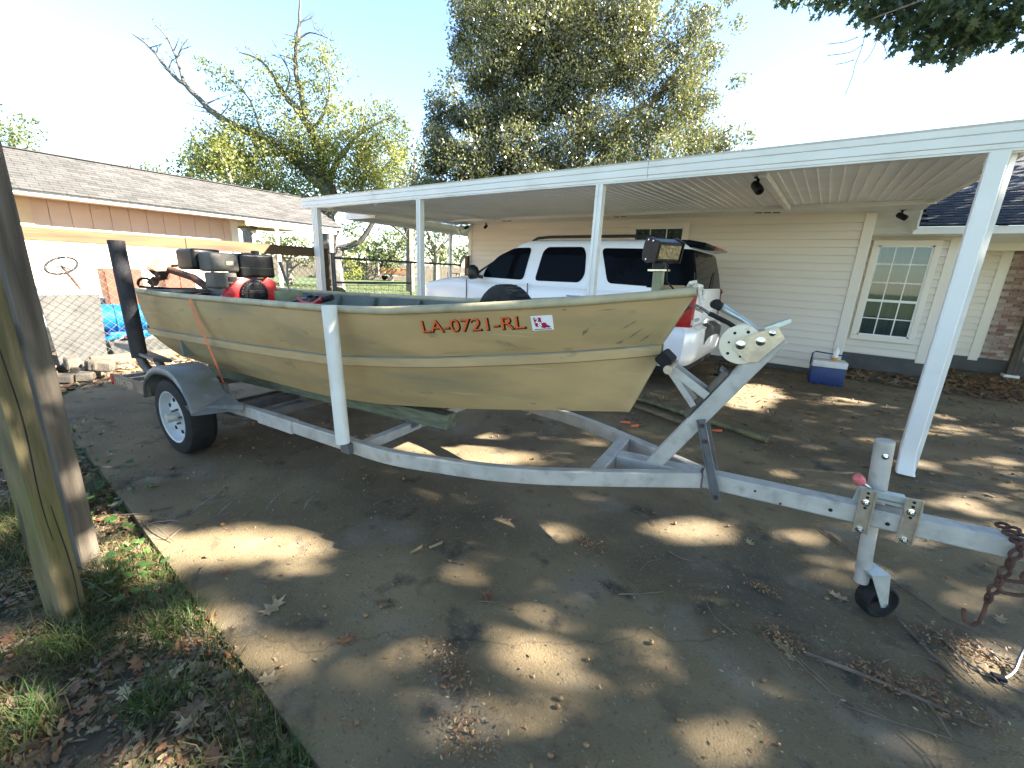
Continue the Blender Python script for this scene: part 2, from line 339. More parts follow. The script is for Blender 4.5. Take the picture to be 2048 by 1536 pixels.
def raw_mesh(name, verts, faces_n, mat, k=4, org=(0, 0, 0), smooth=False):
    """fast mesh from an (n*k,3) array of separate k-gons"""
    verts = np.asarray(verts, np.float32)-np.asarray(org, np.float32); me = bpy.data.meshes.new(name)
    n = len(verts)//k
    me.vertices.add(len(verts)); me.vertices.foreach_set('co', verts.ravel())
    me.loops.add(n*k); me.loops.foreach_set('vertex_index', np.arange(n*k, dtype=np.int32))
    me.polygons.add(n); me.polygons.foreach_set('loop_start', np.arange(0, n*k, k, dtype=np.int32))
    me.polygons.foreach_set('loop_total', np.full(n, k, np.int32)); me.update(calc_edges=True)
    for mm in (mat if isinstance(mat, (list, tuple)) else [mat]): me.materials.append(MATS[mm])
    ob = bpy.data.objects.new(name, me); COL.objects.link(ob); ob.location = org; ob['_o'] = tuple(org)
    return ob
def text_mesh(body, size, offset=0., shear=0.):
    cu = bpy.data.curves.new('lettering', 'FONT'); cu.body = body; cu.size = size; cu.offset = offset; cu.shear = shear; cu.fill_mode = 'FRONT' if False else 'BOTH'
    ob = bpy.data.objects.new('lettering', cu); COL.objects.link(ob); bpy.context.view_layer.update()
    me = bpy.data.meshes.new_from_object(ob.evaluated_get(bpy.context.evaluated_depsgraph_get()))
    vs = [tuple(v.co) for v in me.vertices]; fs = [tuple(p.vertices) for p in me.polygons]
    bpy.data.objects.remove(ob); bpy.data.meshes.remove(me)
    return vs, fs

# ================================================================ SETTING
def sheet(name, poly, z, mat, thick=0.):
    m = MB(); n = len(poly)
    if thick: m.prism(poly, (0, 0, z-thick), (1, 0, 0), (0, 1, 0), (0, 0, 1), thick)
    else: m.add([(p[0], p[1], z) for p in poly], [tuple(range(n))])
    return m.build(name, mat, org=(0, 0, 0))
struct(sheet('ground', [(-180, -140), (140, -140), (140, 200), (-180, 200)], -.07, 'lawn'))
# rough verge of soil left of the driveway
rows = []
for i in range(60):
    x = -9+i*.22; r = []
    for j in range(30):
        y = -4+j*.16
        r.append((x, y, -.035+.012*sin(3.1*x+1.3*y)+.010*sin(7.3*y-2*x)+.007*sin(13*x+9*y)-(.03 if y > .5 else 0)))
    rows.append(r)
struct(MB().grid(rows).build('verge', 'soil', org=(0, 0, 0), smooth=True))
# soil behind the slab, by the neighbour's fence
struct(sheet('fence_bed', [(-13, -3), (-6.75, -3), (-6.75, 4.4), (-13, 4.4)], -.012, 'soil'))
edge = []
rr = random.Random(3)
x = 14.
while x > -6.0:
    edge.append((x, .455-.024*min(0, x+.6)*1.0+rr.uniform(-.012, .012))); x -= .35
edge += [(-6.25, .68), (-6.5, .82), (-6.75, 1.0)]
slab = [(14, 9.4)]+edge+[(-6.75, 4.2), (-8.6, 4.2), (-8.6, 9.4)]
struct(sheet('driveway', slab, 0., 'concrete', .13))

# ---------------------------------------------------------------- house
HX0, HX1, WY = -7.9, .47, 9.0
house = thing('house', 'long house with cream vinyl siding behind the white carport', 'house', (-3, 9.1, 0))
MB().bb((HX0, WY, 0), (HX1, WY+.16, 2.66)).bb((HX1-.16, WY+.16, 0), (HX1, 10.22, 2.62)).bb((HX0, WY+.16, 0), (HX0+.16, 16, 2.62)).build('wall', 'vinyl', house)
MB().bb((HX1, 10.22, 0), (1.72, 10.38, 2.5)).bb((1.56, 10.38, 0), (1.72, 12.0, 2.5)).bb((1.72, 12.0, 0), (2.78, 12.16, 2.6)).build('wall', 'vinyl', house)
MB().bb((HX0-.01, WY-.012, -.05), (HX1+.01, WY+.1, .085)).bb((HX1-.1, 10.19, -.06), (1.74, 10.3, .30)).bb((1.7, 11.97, -.06), (6.5, 12.3, .28)).build('foundation', 'grey_tote', house)
def siding(x0, x1, y, z0, z1, n):
    h = (z1-z0)/n
    m = MB().prism([(0, 0), (-.032, .003), (-.032, .02), (-.010, h-.009), (0, h-.009)], (x0, y, z0), (0, 1, 0), (0, 0, 1), (1, 0, 0), x1-x0)
    first = m.build('siding_plank', 'vinyl', house)
    for i in range(1, n): share(first, (0, 0, i*h), parent=house)
siding(HX0+.08, HX1-.1, WY, .09, 2.63, 20)
siding(HX1, 1.66, 10.22, .31, 2.45, 17)
siding(1.72, 2.66, 12.0, .29, 2.46, 17)
for (x0, x1, y, z0, z1) in ((HX1-.11, HX1+.03, WY, .05, 2.64), (1.6, 1.74, 10.22, .25, 2.46), (2.62, 2.76, 12.0, .22, 2.46), (HX0-.03, HX0+.09, WY, .05, 2.64)):
    MB().bb((x0, y-.042, z0), (x1, y+.01, z1)).build('corner_trim', 'trim', house, bevel=.006)
def window(x0, x1, z0, z1, y, nx, rows_top, rows_bot, tw=.09):
    fr = MB()
    fr.bb((x0-tw, y-.05, z1), (x1+tw, y, z1+tw)); fr.bb((x0-tw, y-.05, z0-tw), (x1+tw, y, z0))
    fr.bb((x0-tw, y-.05, z0), (x0, y, z1)); fr.bb((x1, y-.05, z0), (x1+tw, y, z1))
    w = fr.build('window', 'trim', house, bevel=.006)
    zm = z0+(z1-z0)*rows_bot/(rows_top+rows_bot)
    s = MB(); t = .018
    s.bb((x0, y-.036, zm-.022), (x1, y-.006, zm+.022))
    for (a, b) in ((x0, x0+.025), (x1-.025, x1)): s.bb((a, y-.034, z0), (b, y-.006, z1))
    s.bb((x0, y-.034, z0), (x1, y-.006, z0+.03)); s.bb((x0, y-.034, z1-.03), (x1, y-.006, z1))
    s.build('sash', 'white_paint', w)
    mu = MB()
    for i in range(1, nx): xx = x0+(x1-x0)*i/nx; mu.bb((xx-.009, y-.026, z0+.03), (xx+.009, y-.012, z1-.03))
    n = rows_top+rows_bot
    for j in range(1, n):
        zz = z0+(z1-z0)*j/n
        if abs(zz-zm) > .03: mu.bb((x0+.025, y-.0255, zz-.009), (x1-.025, y-.0125, zz+.009))
    mu.build('muntin', 'white_paint', w)
    for i in range(nx):
        for j in range(n):
            a, b = x0+(x1-x0)*i/nx, x0+(x1-x0)*(i+1)/nx; c, d = z0+(z1-z0)*j/n, z0+(z1-z0)*(j+1)/n
            MB().bb((a+.005, y-.021, c+.005), (b-.005, y-.017, d-.005)).build('pane', 'window_glass', w)
    cu = MB(); cu.grid([[(x0+(x1-x0)*k/40, y+.011+.006*sin(k*1.15), z) for k in range(41)] for z in (z0, z1)])
    cu.build('curtain', 'curtain', w, smooth=True)
    return w
# openings are boxed out of the thin core wall: a dark reveal behind each pane
window(.70, 1.42, .66, 2.24, 10.17, 3, 3, 2)
window(-3.34, -2.36, 1.25, 2.48, 8.955, 3, 3, 2)
# brick end wall (right)
brick_wall = MB().bb((2.78, 12.02, .1), (6.5, 12.2, 2.7)).build('wall', 'mortar', house)
bm0 = {}
for k, mt in enumerate(('brick_red', 'brick_pink', 'brick_pale', 'brick_pink')):
    b = MB().box((0, 0, 0), (.195, .03, .056)); bm0[k] = b.build('brick', mt, brick_wall, org=(0, 0, 0), bevel=.004)
used = set(); cnt = 0
ox, oy, oz = house['_o']
for r in range(32):
    for c in range(8):
        x = 2.89+c*.205+(.1025 if r % 2 else 0); z = .2+r*.0675+.028
        k = random.choice([0, 0, 1, 1, 2, 3]); loc = (x-ox, 12.012-oy+random.uniform(-.003, .003), z-oz)
        if k in used: share(bm0[k], loc, parent=brick_wall)
        else: used.add(k); bm0[k].location = loc
# soffits, eaves and roof of the house
MB().bb((HX0-.6, 8.0, 2.655), (1.02, 9.0, 2.675)).build('soffit', 'alu_white', house)
MB().bb((HX0-.6, 7.965, 2.60), (1.02, 8.0, 2.70)).build('eave_board', 'alu_white', house)
MB().bb((1.0, 9.0, 2.40), (1.02, 9.5, 2.675)).add([(HX1, 9.0, 2.655), (1.02, 9.0, 2.655), (1.02, 9.48, 2.395), (HX1, 9.48, 2.395)], [(0, 1, 2, 3)]).bb((HX1, 9.5, 2.385), (8, 12.1, 2.40)).build('soffit', 'alu_white', house)
MB().bb((1.02, 9.455, 2.36), (8, 9.5, 2.47)).build('eave_board', 'white_paint', house, bevel=.004)
MB().bb((1.75, 11.5, 2.26), (8, 11.62, 2.40)).build('porch_beam', 'trim', house)
MB().bb((1.75, 10.25, 2.32), (1.86, 11.5, 2.40)).build('porch_beam', 'trim', house)
for (px0, py) in ((-1.15, 8.62), (-1.02, 8.64), (-.89, 8.66), (-6.5, 8.54), (-6.36, 8.55), (-3.66, 8.53), (-3.52, 8.53)):
    MB().bb((px0, py, 2.648), (px0+.10, py+.055, 2.657)).build('soffit_vent', 'dark_gap', house)
# dark shingle roof over the right wing: overlapping courses, each split in shingles where it is near
ux = V(1, 0, 0); sl_ = nrm((0, 1, .42)); nn = nrm(np.cross(ux, sl_))
MB().add([(1.02, 9.44, 2.47), (9, 9.44, 2.47), (9, 14, 4.385), (1.02, 14, 4.385)], [(0, 1, 2, 3)]).add([(1.02, 9.44, 2.45), (1.02, 14, 4.365), (1.02, 14, 2.5), (1.02, 9.44, 2.4)], [(0, 1, 2, 3)]).build('roof_deck', 'dark_shingle', house)
sl2_ = nrm(sl_-nn*.075); nn2_ = np.cross(ux, sl2_)
roof0 = MB().box((0, 0, 0), (.325, .175, .010), (ux, sl2_, nn2_)).build('shingle', 'dark_shingle', house, org=(0, 0, 0))
first = True
for r in range(14):
    for c in range(11):
        p = V(1.19+c*.33+(.16 if r % 2 else 0), 9.44, 2.485)+sl_*(.07+r*.14)+nn*(.010+.001*random.random())
        p = p-V(house['_o'])
        if first: roof0.location = tuple(p); first = False
        else: share(roof0, tuple(p), parent=house)
# main roof behind the carport (low, hidden from the drive)
MB().add([(HX0-.6, 8.0, 2.70), (1.02, 8.0, 2.70), (1.02, 13, 4.0), (HX0-.6, 13, 4.0)], [(0, 1, 2, 3)]).add([(HX0-.6, 18, 2.7), (1.02, 18, 2.7), (1.02, 13, 4.0), (HX0-.6, 13, 4.0)], [(0, 1, 2, 3)]).add([(HX0, 9, 2.6), (HX0, 16, 2.6), (HX0, 13, 3.9)], [(0, 1, 2)]).build('roof', 'dark_shingle', house)

# leaf bed under the right-hand window
struct(sheet('planting_bed', [(.5, 9.05), (1.3, 8.75), (2.2, 8.9), (3.2, 9.3), (3.6, 12), (.48, 12)], .004, 'soil'))

# ---------------------------------------------------------------- carport
CX0, CX1, FY = -8.2, 1.0, 4.56
cp = thing('carport', 'white aluminium carport with ribbed ceiling and wide fascia over the parked car', 'carport', (-3.6, 6, 0))
for (a, b) in ((CX0, -1.64), (-1.636, CX1)):
    m = MB()
    m.prism([(0, 0), (0, .03), (-.012, .035), (-.012, .095), (-.004, .1), (-.016, .105), (-.016, .15), (-.03, .165), (.05, .165), (.05, 0)], (a, FY, 2.47), (0, 1, 0), (0, 0, 1), (1, 0, 0), b-a)
    m.build('fascia', 'alu_white', cp)
MB().bb((CX0, FY+.01, 2.455), (CX1, FY+.1, 2.47)).build('gutter_lip', 'alu_white', cp)
MB().prism([(0, 0), (3.4, .15), (3.4, .29), (0, .165)], (CX1-.01, FY+.06, 2.47), (0, 1, 0), (0, 0, 1), (1, 0, 0), .035).build('end_trim', 'alu_white', cp)
MB().prism([(0, 0), (3.4, .15), (3.4, .29), (0, .165)], (CX0-.02, FY+.06, 2.47), (0, 1, 0), (0, 0, 1), (1, 0, 0), .035).build('end_trim', 'alu_white', cp)
# ribbed roof pans
npan = 30; pw = (CX1-CX0)/npan
def pan(x0):
    rib = []
    for (u, d) in ((0, 0), (.012, .012), (.28, .012), (.285, .004), (.33, .004), (.335, .012), (.62, .012), (.625, .004), (.67, .004), (.675, .012), (.985, .012), (1, 0)): rib.append((u*pw, d))
    m = MB(); lo = [(x0+u, FY+.05, 2.488+d) for u, d in rib]; hi = [(x0+u, 8.0, 2.645+d) for u, d in rib]
    return m.grid([lo, hi])
p0 = pan(CX0).build('ceiling_panel', 'alu_ceiling', cp)
for i in range(1, npan): share(p0, (i*pw, 0, 0), parent=cp)
MB().add([(CX0, FY, 2.635), (CX1, FY, 2.635), (CX1, 8.05, 2.76), (CX0, 8.05, 2.76)], [(0, 1, 2, 3)]).build('roof_skin', 'alu_white', cp)
for bx_ in (-.64, -6.3, -7.75):
    MB().prism([(0, 0), (3.2, .14), (3.2, .2), (0, .06)], (bx_-.03, FY+.22, 2.445), (0, 1, 0), (0, 0, 1), (1, 0, 0), .075).build('ceiling_beam', 'alu_white', cp, bevel=.006)
for px_ in (-7.87, -7.775, -5.04, -2.165, .90):
    w = .042; m = MB()
    prof = [(-w, -w), (-.012, -w), (-.012, -w+.008), (.012, -w+.008), (.012, -w), (w, -w), (w, -.012), (w-.008, -.012), (w-.008, .012), (w, .012), (w, w), (-w, w), (-w, .012), (-w+.008, .012), (-w+.008, -.012), (-w, -.012)]
    m.prism(prof, (px_, FY+(.055 if px_ < .5 else .16), 0), (1, 0, 0), (0, 1, 0), (0, 0, 1), 2.46)
    m.build('post', 'alu_white', cp)
# downspout with a flared foot
m = MB(); dp = []
path = [(.86, FY-.005, .0), (.855, FY+.01, .06), (.85, FY+.035, .14), (.845, FY+.045, .22), (.835, FY+.045, 2.46)]
sec = []
for k in range(24):
    a = 2*pi*k/24; cx_, cy_ = cos(a), sin(a)
    q = (abs(cx_)**.35*(1 if cx_ > 0 else -1)*.056, abs(cy_)**.35*(1 if cy_ > 0 else -1)*.042)
    if k % 2: q = (q[0]*.97, q[1]*.95)
    sec.append(q)
vs = []
for i, p in enumerate(path):
    g = (1.12, 1.06, 1.0, 1, 1)[i]
    for q in sec: vs.append((p[0]+q[0]*g, p[1]+q[1]*g+(q[1]-.04)*0, p[2]+(.02+.05*(q[1]+.04) if i == 0 else 0)))
n = len(sec)
m.add(vs, [(i*n+k, i*n+(k+1) % n, (i+1)*n+(k+1) % n, (i+1)*n+k) for i in range(4) for k in range(n)])
m.build('downspout', 'alu_white', cp, smooth=True)

# walkway cover beyond the carport's far end
wc = thing('walkway_cover', 'small white flat roof cover on one post beyond the far carport end', 'patio cover', (-8.5, 8.5, 0))
MB().bb((-9.0, 6.0, 2.46), (-7.95, 6.05, 2.60)).bb((-9.03, 6.05, 2.46), (-8.98, 12, 2.60)).build('fascia', 'alu_white', wc)
for i in range(4): MB().bb((-8.98+i*.26, 6.05, 2.55), (-8.98+i*.26+.255, 12, 2.57)).build('ceiling_panel', 'alu_ceiling', wc)
MB().bb((-9.0, 9.3, -.07), (-8.92, 9.38, 2.47)).build('post', 'alu_white', wc, bevel=.006)

# cameras and lamp on the house and carport
def seccam(loc, d, label, s=1.0):
    t = thing('security_camera', label, 'camera', loc, 'security cameras under the roofs')
    l = V(loc); d = nrm(d)
    MB().lathe([(.03*s, 0), (.03*s, -.012), (.012*s, -.015), (.012*s, -.05)], l, (0, 0, 1), 12).build('mount', 'black_plastic', t, smooth=True)
    c = l+V(0, 0, -.075*s)
    MB().lathe([(.0, -.05*s), (.028*s, -.05*s), (.034*s, -.03*s), (.034*s, .055*s), (.03*s, .065*s), (.0, .065*s)], c, d, 14).build('body', 'black_plastic', t, smooth=True)
    MB().lathe([(0, .067*s), (.018*s, .066*s), (.018*s, .06*s)], c, d, 12).build('lens', 'car_glass', t)
    return t
seccam((-.70, 5.05, 2.505), (.5, -.6, -.6), 'black security camera on the carport ceiling beside the white ceiling beam', 1.25)
seccam((.78, 8.9, 2.66), (.8, -.4, -.5), 'black security camera under the soffit beside the tall window', 1.2)
seccam((-7.9, 8.86, 2.655), (-.4, -.7, -.5), 'black security camera at the far wall corner next to the flood light', 1.1)
seccam((-7.2, 8.8, 2.655), (.2, -.8, -.5), 'black security camera hanging over the car bonnet end of the wall', 1.1)
fl = thing('flood_light', 'white twin flood light at the far corner of the house wall', 'lamp', (-8.1, 8.93, 2.5))
MB().lathe([(.05, 0), (.05, .03), (.02, .04)], (-8.1, 8.95, 2.58), (0, -1, 0), 14).build('base', 'white_paint', fl)
for dx in (-.07, .07):
    h_ = MB().lathe([(.02, -.05), (.055, .0), (.06, .04), (.055, .045), (0, .04)], (-8.1+dx, 8.87, 2.49), (dx*3, -.8, -.45), 14).build('lamp_head', 'white_paint', fl, smooth=True)

# ---------------------------------------------------------------- neighbour's garage
ga = thing('neighbour_garage', 'peach painted garage with grey shingle roof and open porch end', 'garage', (-14, 2, 0))
GX, GEX, GEZ = -12.65, -12.0, 2.5
rd = nrm((-2.2, 0, .95)); rn = nrm(np.cross(V(0, 1, 0), rd)); rn = rn if rn[2] > 0 else -rn
MB().bb((GX-3.4, -5, -.07), (GX-.04, 5.2, 2.5)).build('wall', 'peach', ga)
i = 0; y = -1.2
b0 = MB().bb((0, 0, 0), (.045, .30, 2.62)).build('wall_board', 'peach', ga, org=(0, 0, 0), bevel=.006)
while y < 5.1:
    loc = V(GX-.04, y, -.05)-V(ga['_o'])
    if i == 0: b0.location = tuple(loc)
    else: share(b0, tuple(loc), parent=ga)
    y += .306; i += 1
MB().bb((GX, .2, -.05), (GX+.035, 1.62, 2.62)).build('wall_panel', 'cream_wall', ga)
MB().bb((GX-.02, 5.08, -.05), (GX+.05, 5.24, 2.55)).build('corner_post', 'trim', ga)
MB().bb((GEX-.06, 7.45, -.05), (GEX-.0, 7.55, 2.45)).build('porch_post', 'white_paint', ga)
MB().bb((GEX-.06, 5.9, -.05), (GEX-.0, 5.98, 2.45)).build('porch_post', 'white_paint', ga)
MB().bb((GEX-.1, 5.2, 2.32), (GEX-.02, 7.7, 2.46)).build('porch_beam', 'peach', ga)
MB().bb((-15.9, 5.2, 2.45), (GEX-.1, 7.7, 2.48)).build('porch_ceiling', 'peach', ga)
MB().bb((GX, -5, 2.45), (GEX-.02, 5.2, 2.47)).build('soffit', 'peach', ga)
MB().bb((GEX-.02, -5, 2.44), (GEX+.02, 7.85, 2.53)).build('eave_board', 'white_paint', ga)
e0 = V(GEX+.05, 0, 2.525)
MB().add([e0+V(0, -5, 0), e0+V(0, 7.85, 0), e0+rd*2.42+V(0, 7.85, 0), e0+rd*2.42+V(0, -5, 0)], [(0, 1, 2, 3)]).add([e0+rd*2.42+V(0, -5, 0), e0+rd*2.42+V(0, 7.85, 0), e0+rd*2.42+V(-2.2, 7.85, -.95), e0+rd*2.42+V(-2.2, -5, -.95)], [(0, 1, 2, 3)]).add([(GEX, 7.75, 2.5), (GEX-4.3, 7.75, 2.5), (GEX-2.15, 7.75, 3.45)], [(0, 1, 2)]).build('roof_deck', 'shingle', ga)
rd2 = nrm(rd-rn*.075); rn2 = nrm(rn+rd*.075)
protos = [MB().box((0, 0, 0), (.175, .298, .010), (rd2, V(0, 1, 0), rn2)).build('shingle', mt, ga, org=(0, 0, 0)) for mt in ('shingle', 'shingle_b', 'shingle_c')]
cells = []
for r in range(17):
    for c in range(43):
        yy = 7.7-c*.305-(.15 if r % 2 else 0); p = e0+rd*(.06+r*.141)+rn*(.011+.002*random.random())+V(0, yy, 0)
        cells.append((abs(p[0])+abs(yy-3)*.05, p))
near = [c for c in cells if c[1][1] > .9]; far = [c for c in cells if c[1][1] <= .9]
near.sort(key=lambda c: -c[1][1]); far += [(0, c[1]) for c in near[300:]]; near = near[:300]
for i, (d_, p) in enumerate(near):
    k = random.choice((0, 0, 0, 1, 2)) if i > 2 else i
    q = tuple(p-V(ga['_o']))
    if i < 3: protos[i].location = q
    else: share(protos[k], q, parent=ga)
m = MB()
for d_, p in far: m.box(p, (.175, .298, .010), (rd2, V(0, 1, 0), rn2))
stuff(m.build('shingle', 'shingle', ga))
m = MB()
for c in range(43):
    m.box(e0+rd*2.42+V(-.02, 7.7-c*.3, .02), (.2, .29, .02))
stuff(m.build('ridge_cap', 'shingle_c', ga))
fan = thing('ceiling_fan', 'brown ceiling fan with globe lamp under the garage porch', 'fan', (-12.9, 5.75, 2.3))
MB().tube([(-12.9, 5.75, 2.45), (-12.9, 5.75, 2.36)], .02).lathe([(.02, .07), (.09, .05), (.1, 0), (.06, -.03)], (-12.9, 5.75, 2.31), (0, 0, 1), 16).build('motor', 'old_wood', fan, smooth=True)
MB().lathe([(.05, 0), (.075, -.04), (.05, -.09), (0, -.1)], (-12.9, 5.75, 2.28), (0, 0, 1), 14).build('globe', 'white_paint', fan, smooth=True)
for k in range(5):
    a = k*2*pi/5+.4; d = V(cos(a), sin(a), 0); MB().box(V(-12.9, 5.75, 2.31)+d*.37, (.52, .12, .012), (d, V(-d[1], d[0], .15), V(0, 0, 1))).build('blade', 'timber', fan)

# ---------------------------------------------------------------- fences
fx = -8.0
cf = thing('chain_link_fence', 'chain link fence under a golden timber top rail at the end of the drive', 'fence', (fx, 2.7, -.05))
MB().bb((fx-.05, -3.2, 1.60), (fx+.05, 2.55, 1.76)).build('top_rail', 'rail_wood', cf, bevel=.006)
MB().bb((fx-.052, 2.553, 1.598), (fx+.052, 4.88, 1.765)).build('top_rail', 'rail_wood', cf, bevel=.006)
MB().bb((fx-.05, 4.74, -.1), (fx+.05, 4.88, 1.597)).build('post', 'rail_wood', cf, bevel=.006)
MB().bb((fx-.05, .70, -.1), (fx+.05, .80, 1.597)).build('post', 'rail_wood', cf, bevel=.006)
MB().tube([(fx-.06, 2.9, -.1), (fx-.06, 2.9, 1.6)], .03).build('line_post', 'steel_pipe', cf, smooth=True)
m = MB(); st = .085; ya, yb, za, zb = .98, 4.78, .02, 1.56
def wires(m, st, ya, yb, za, zb, X, r=.0026):
    h = zb-za
    y = ya-h
    while y < yb:
        a0 = max(0, ya-y); a1 = min(h, yb-y)
        if a1 > a0:
            for (sgn) in (1, -1):
                z0_, z1_ = (za+a0, za+a1) if sgn > 0 else (zb-a0, zb-a1)
                m.tube([(X+.003*sgn, y+a0, z0_), (X+.003*sgn, y+a1, z1_)], r, 4, cap=False)
        y += st*1.3
wires(m, st, ya, yb, za, zb, fx, .0024)
m.tube([(fx, ya, zb), (fx, yb, zb)], .004, 5)
m.build('wire_mesh', 'wire', cf)
gt = thing('pipe_gate', 'grey steel pipe gate with wire grid between timber post and house', 'gate', (fx, 7, -.05))
MB().tube([(fx, 5.0, -.05), (fx, 5.0, 1.68)], .045, 14).lathe([(.05, 0), (.05, .04), (.0, .05)], (fx, 5.0, 1.66), (0, 0, 1), 14).build('gate_post', 'steel_pipe', gt, smooth=True)
MB().tube([(fx, 5.05, 1.6), (fx, 8.75, 1.6)], .025, 10).build('top_rail', 'steel_pipe', gt, smooth=True)
MB().tube([(fx, 5.05, 1.12), (fx, 7.0, 1.12)], .022, 10).build('mid_rail', 'steel_pipe', gt, smooth=True)
MB().tube([(fx, 7.0, .1), (fx, 7.0, 1.6)], .022, 10).tube([(fx, 5.1, .15), (fx, 8.75, .15)], .022, 10).build('gate_frame', 'steel_pipe', gt, smooth=True)
m = MB()
for k in range(10): m.tube([(fx, 5.15+k*.2, .15), (fx, 5.15+k*.2, 1.12)], .004, 4)
for k in range(5): m.tube([(fx, 5.05, .3+k*.19), (fx, 7.0, .3+k*.19)], .004, 4)
m.build('wire_grid', 'steel_pipe', gt)
MB().bb((-7.96, 8.86, -.05), (-7.86, 8.94, 1.85)).build('hinge_post', 'rail_wood', gt, bevel=.006)

# near wooden posts at left
np1 = thing('mossy_fence_post', 'mossy split timber post standing in leaf litter beside the drive edge', 'post', (-2.36, .13, -.06))
pm = MB().prism([(-.047, -.047), (.047, -.047), (.047, .047), (-.047, .047)], (-2.405, .136, -.15), (cos(.5), sin(.5), 0), (-sin(.5), cos(.5), 0), (0, 0, 1), 1.80)
pm.build('post', 'post_wood', np1, bevel=.008)
MB().prism([(-.05, -.05), (.05, -.05), (.05, .05), (-.05, .05)], (-2.42, .12, 1.06), (cos(.35), sin(.35), 0), (-sin(.35), cos(.35), 0), (0, 0, 1), .13).build('rail_end', 'post_grey', np1, bevel=.006)
for zz0, zz1, off in ((.35, 1.25, -.012), (-.02, .5, .016)):
    k_ = [(-2.385+(-sin(.5))*0, 0, z) for z in np.linspace(zz0, zz1, 9)]
    fx0, fy0 = -2.405+cos(.5)*.0478, .136+sin(.5)*.0478
    L0 = [(fx0-sin(.5)*(off+.006*sin(z*9)+w), fy0+cos(.5)*(off+.006*sin(z*9)+w), z) for w in (-.0028, ) for z in np.linspace(zz0, zz1, 12)]
    L1 = [(fx0-sin(.5)*(off+.006*sin(z*9)+.0028*sin(pi*(z-zz0)/(zz1-zz0))), fy0+cos(.5)*(off+.006*sin(z*9)+.0028*sin(pi*(z-zz0)/(zz1-zz0))), z) for z in np.linspace(zz0, zz1, 12)]
    MB().grid([L0, L1]).build('crack', 'dark_gap', np1)
np2 = thing('grey_fence_post', 'taller weathered grey split post just behind the mossy post', 'post', (-2.75, .22, -.06))
for (ddx, ddy, a, w) in ((0, 0, .35, .04), (-.07, -.06, .35, .038)):
    MB().prism([(-w, -w), (w, -w), (w, w), (-w, w)], (-2.74+ddx, .262+ddy, -.15), (cos(a), sin(a), 0), (-sin(a), cos(a), 0), (0, 0, 1), 2.06-abs(ddx)*.6).build('post', 'post_grey', np2, bevel=.006)
MB().prism([(-.5, -.02), (.05, -.02), (.05, .02), (-.5, .02)], (-2.74, .14, 1.1), (cos(.35), sin(.35), 0), (-sin(.35), cos(.35), 0), (0, 0, 1), .10).build('rail_end', 'post_grey', np2, bevel=.004)

# right-hand porch post
pp = thing('porch_post', 'dark timber porch post on a white bracket at the right edge', 'post', (3.2, 11.78, 0))
MB().bb((3.13, 11.70, .05), (3.27, 11.84, 2.26)).build('post', 'post_grey', pp, bevel=.006)
MB().bb((3.10, 11.67, 0), (3.30, 11.87, .05)).build('bracket', 'white_paint', pp)
# unseen pale paving added beyond the drive to bounce sunlight under the carport
struct(sheet('bounce_paving', [(15, -80), (24, -80), (24, 120), (15, 120)], -.02, 'pavement'))
# pale drag marks scraped into the slab beside the trailer wheel
dr_ = bpy.data.objects['driveway']
for L in (((-2.83, .73), (-2.93, .83), (-3.0, .99)), ((-2.68, .81), (-2.79, .91), (-2.87, 1.07)), ((-2.53, 1.02), (-2.63, 1.1), (-2.72, 1.26)), ((-2.36, 1.17), (-2.45, 1.23), (-2.53, 1.4))):
    P = [V(*L[0], .0025)*(1-t)**2+V(*L[1], .0025)*2*t*(1-t)+V(*L[2], .0025)*t*t for t in np.linspace(0, 1, 12)]
    w_ = [.007*sin(pi*(.08+.9*i/11)) for i in range(12)]
    MB().grid([[p+V(w_[i], .3*w_[i], 0) for i, p in enumerate(P)], [p-V(w_[i], .3*w_[i], 0) for i, p in enumerate(P)]]).build('drag_mark', 'drag_mark', dr_)

# ================================================================ BOAT TRAILER (own frame: X forward along the tongue, tilted up 2 degrees)
_an = radians(5.5); _ti = atan(.0375*cos(_an))
TX = V(cos(_an)*cos(_ti), sin(_an)*cos(_ti), sin(_ti)); TY = V(-sin(_an), cos(_an), 0); TZ = np.cross(TX, TY); TO = V(-.3, 2.235, .547)
def tw(l): return TO+TX*l[0]+TY*l[1]+TZ*l[2]
def T(): return MB(xf=tw)
def gz(lx, ly, z):            # trailer-frame z of a world height
    return (z-TO[2]-TX[2]*lx-TY[2]*ly)/TZ[2]
tr = thing('boat_trailer', 'galvanised steel boat trailer with curved rails, winch post and tongue jack', 'trailer', tuple(tw((-3.65, 0, 0))[:2])+(0,))
H = .083
rail_pts = [(-4.72, .66), (-3.6, .655), (-3.0, .655), (-2.5, .675), (-2.0, .69), (-1.7, .70), (-1.5, .682), (-1.3, .637), (-1.0, .56), (-.755, .461), (-.518, .337), (-.35, .243), (-.194, .151), (-.03, .058)]
def smooth_path(pts, n=5):
    P = [V(p) for p in pts]; out = []
    for i in range(len(P)-1):
        p0, p1, p2, p3 = P[max(i-1, 0)], P[i], P[i+1], P[min(i+2, len(P)-1)]
        for k in range(n):
            t = k/n; out.append(.5*((2*p1)+(-p0+p2)*t+(2*p0-5*p1+4*p2-p3)*t*t+(-p0+3*p1-3*p2+p3)*t**3))
    out.append(P[-1]); return out
for s in (-1, 1):
    pth = smooth_path([(x, s*(w-.027), -H/2) for x, w in rail_pts])
    r = T().sweep(pth, [(-.026, -H/2), (.026, -H/2), (.026, H/2), (-.026, H/2)], up=(0, 0, 1)).build('side_rail', 'galv', tr, bevel=.006, smooth=True)
    T().sweep([(-2.93, s*.638, -H/2), (-2.7, s*.645, -H/2), (-2.5, s*.652, -H/2)], [(-.030, -.046), (.030, -.046), (.030, .046), (-.030, .046)]).build('splice_sleeve', 'galv', r, bevel=.003)
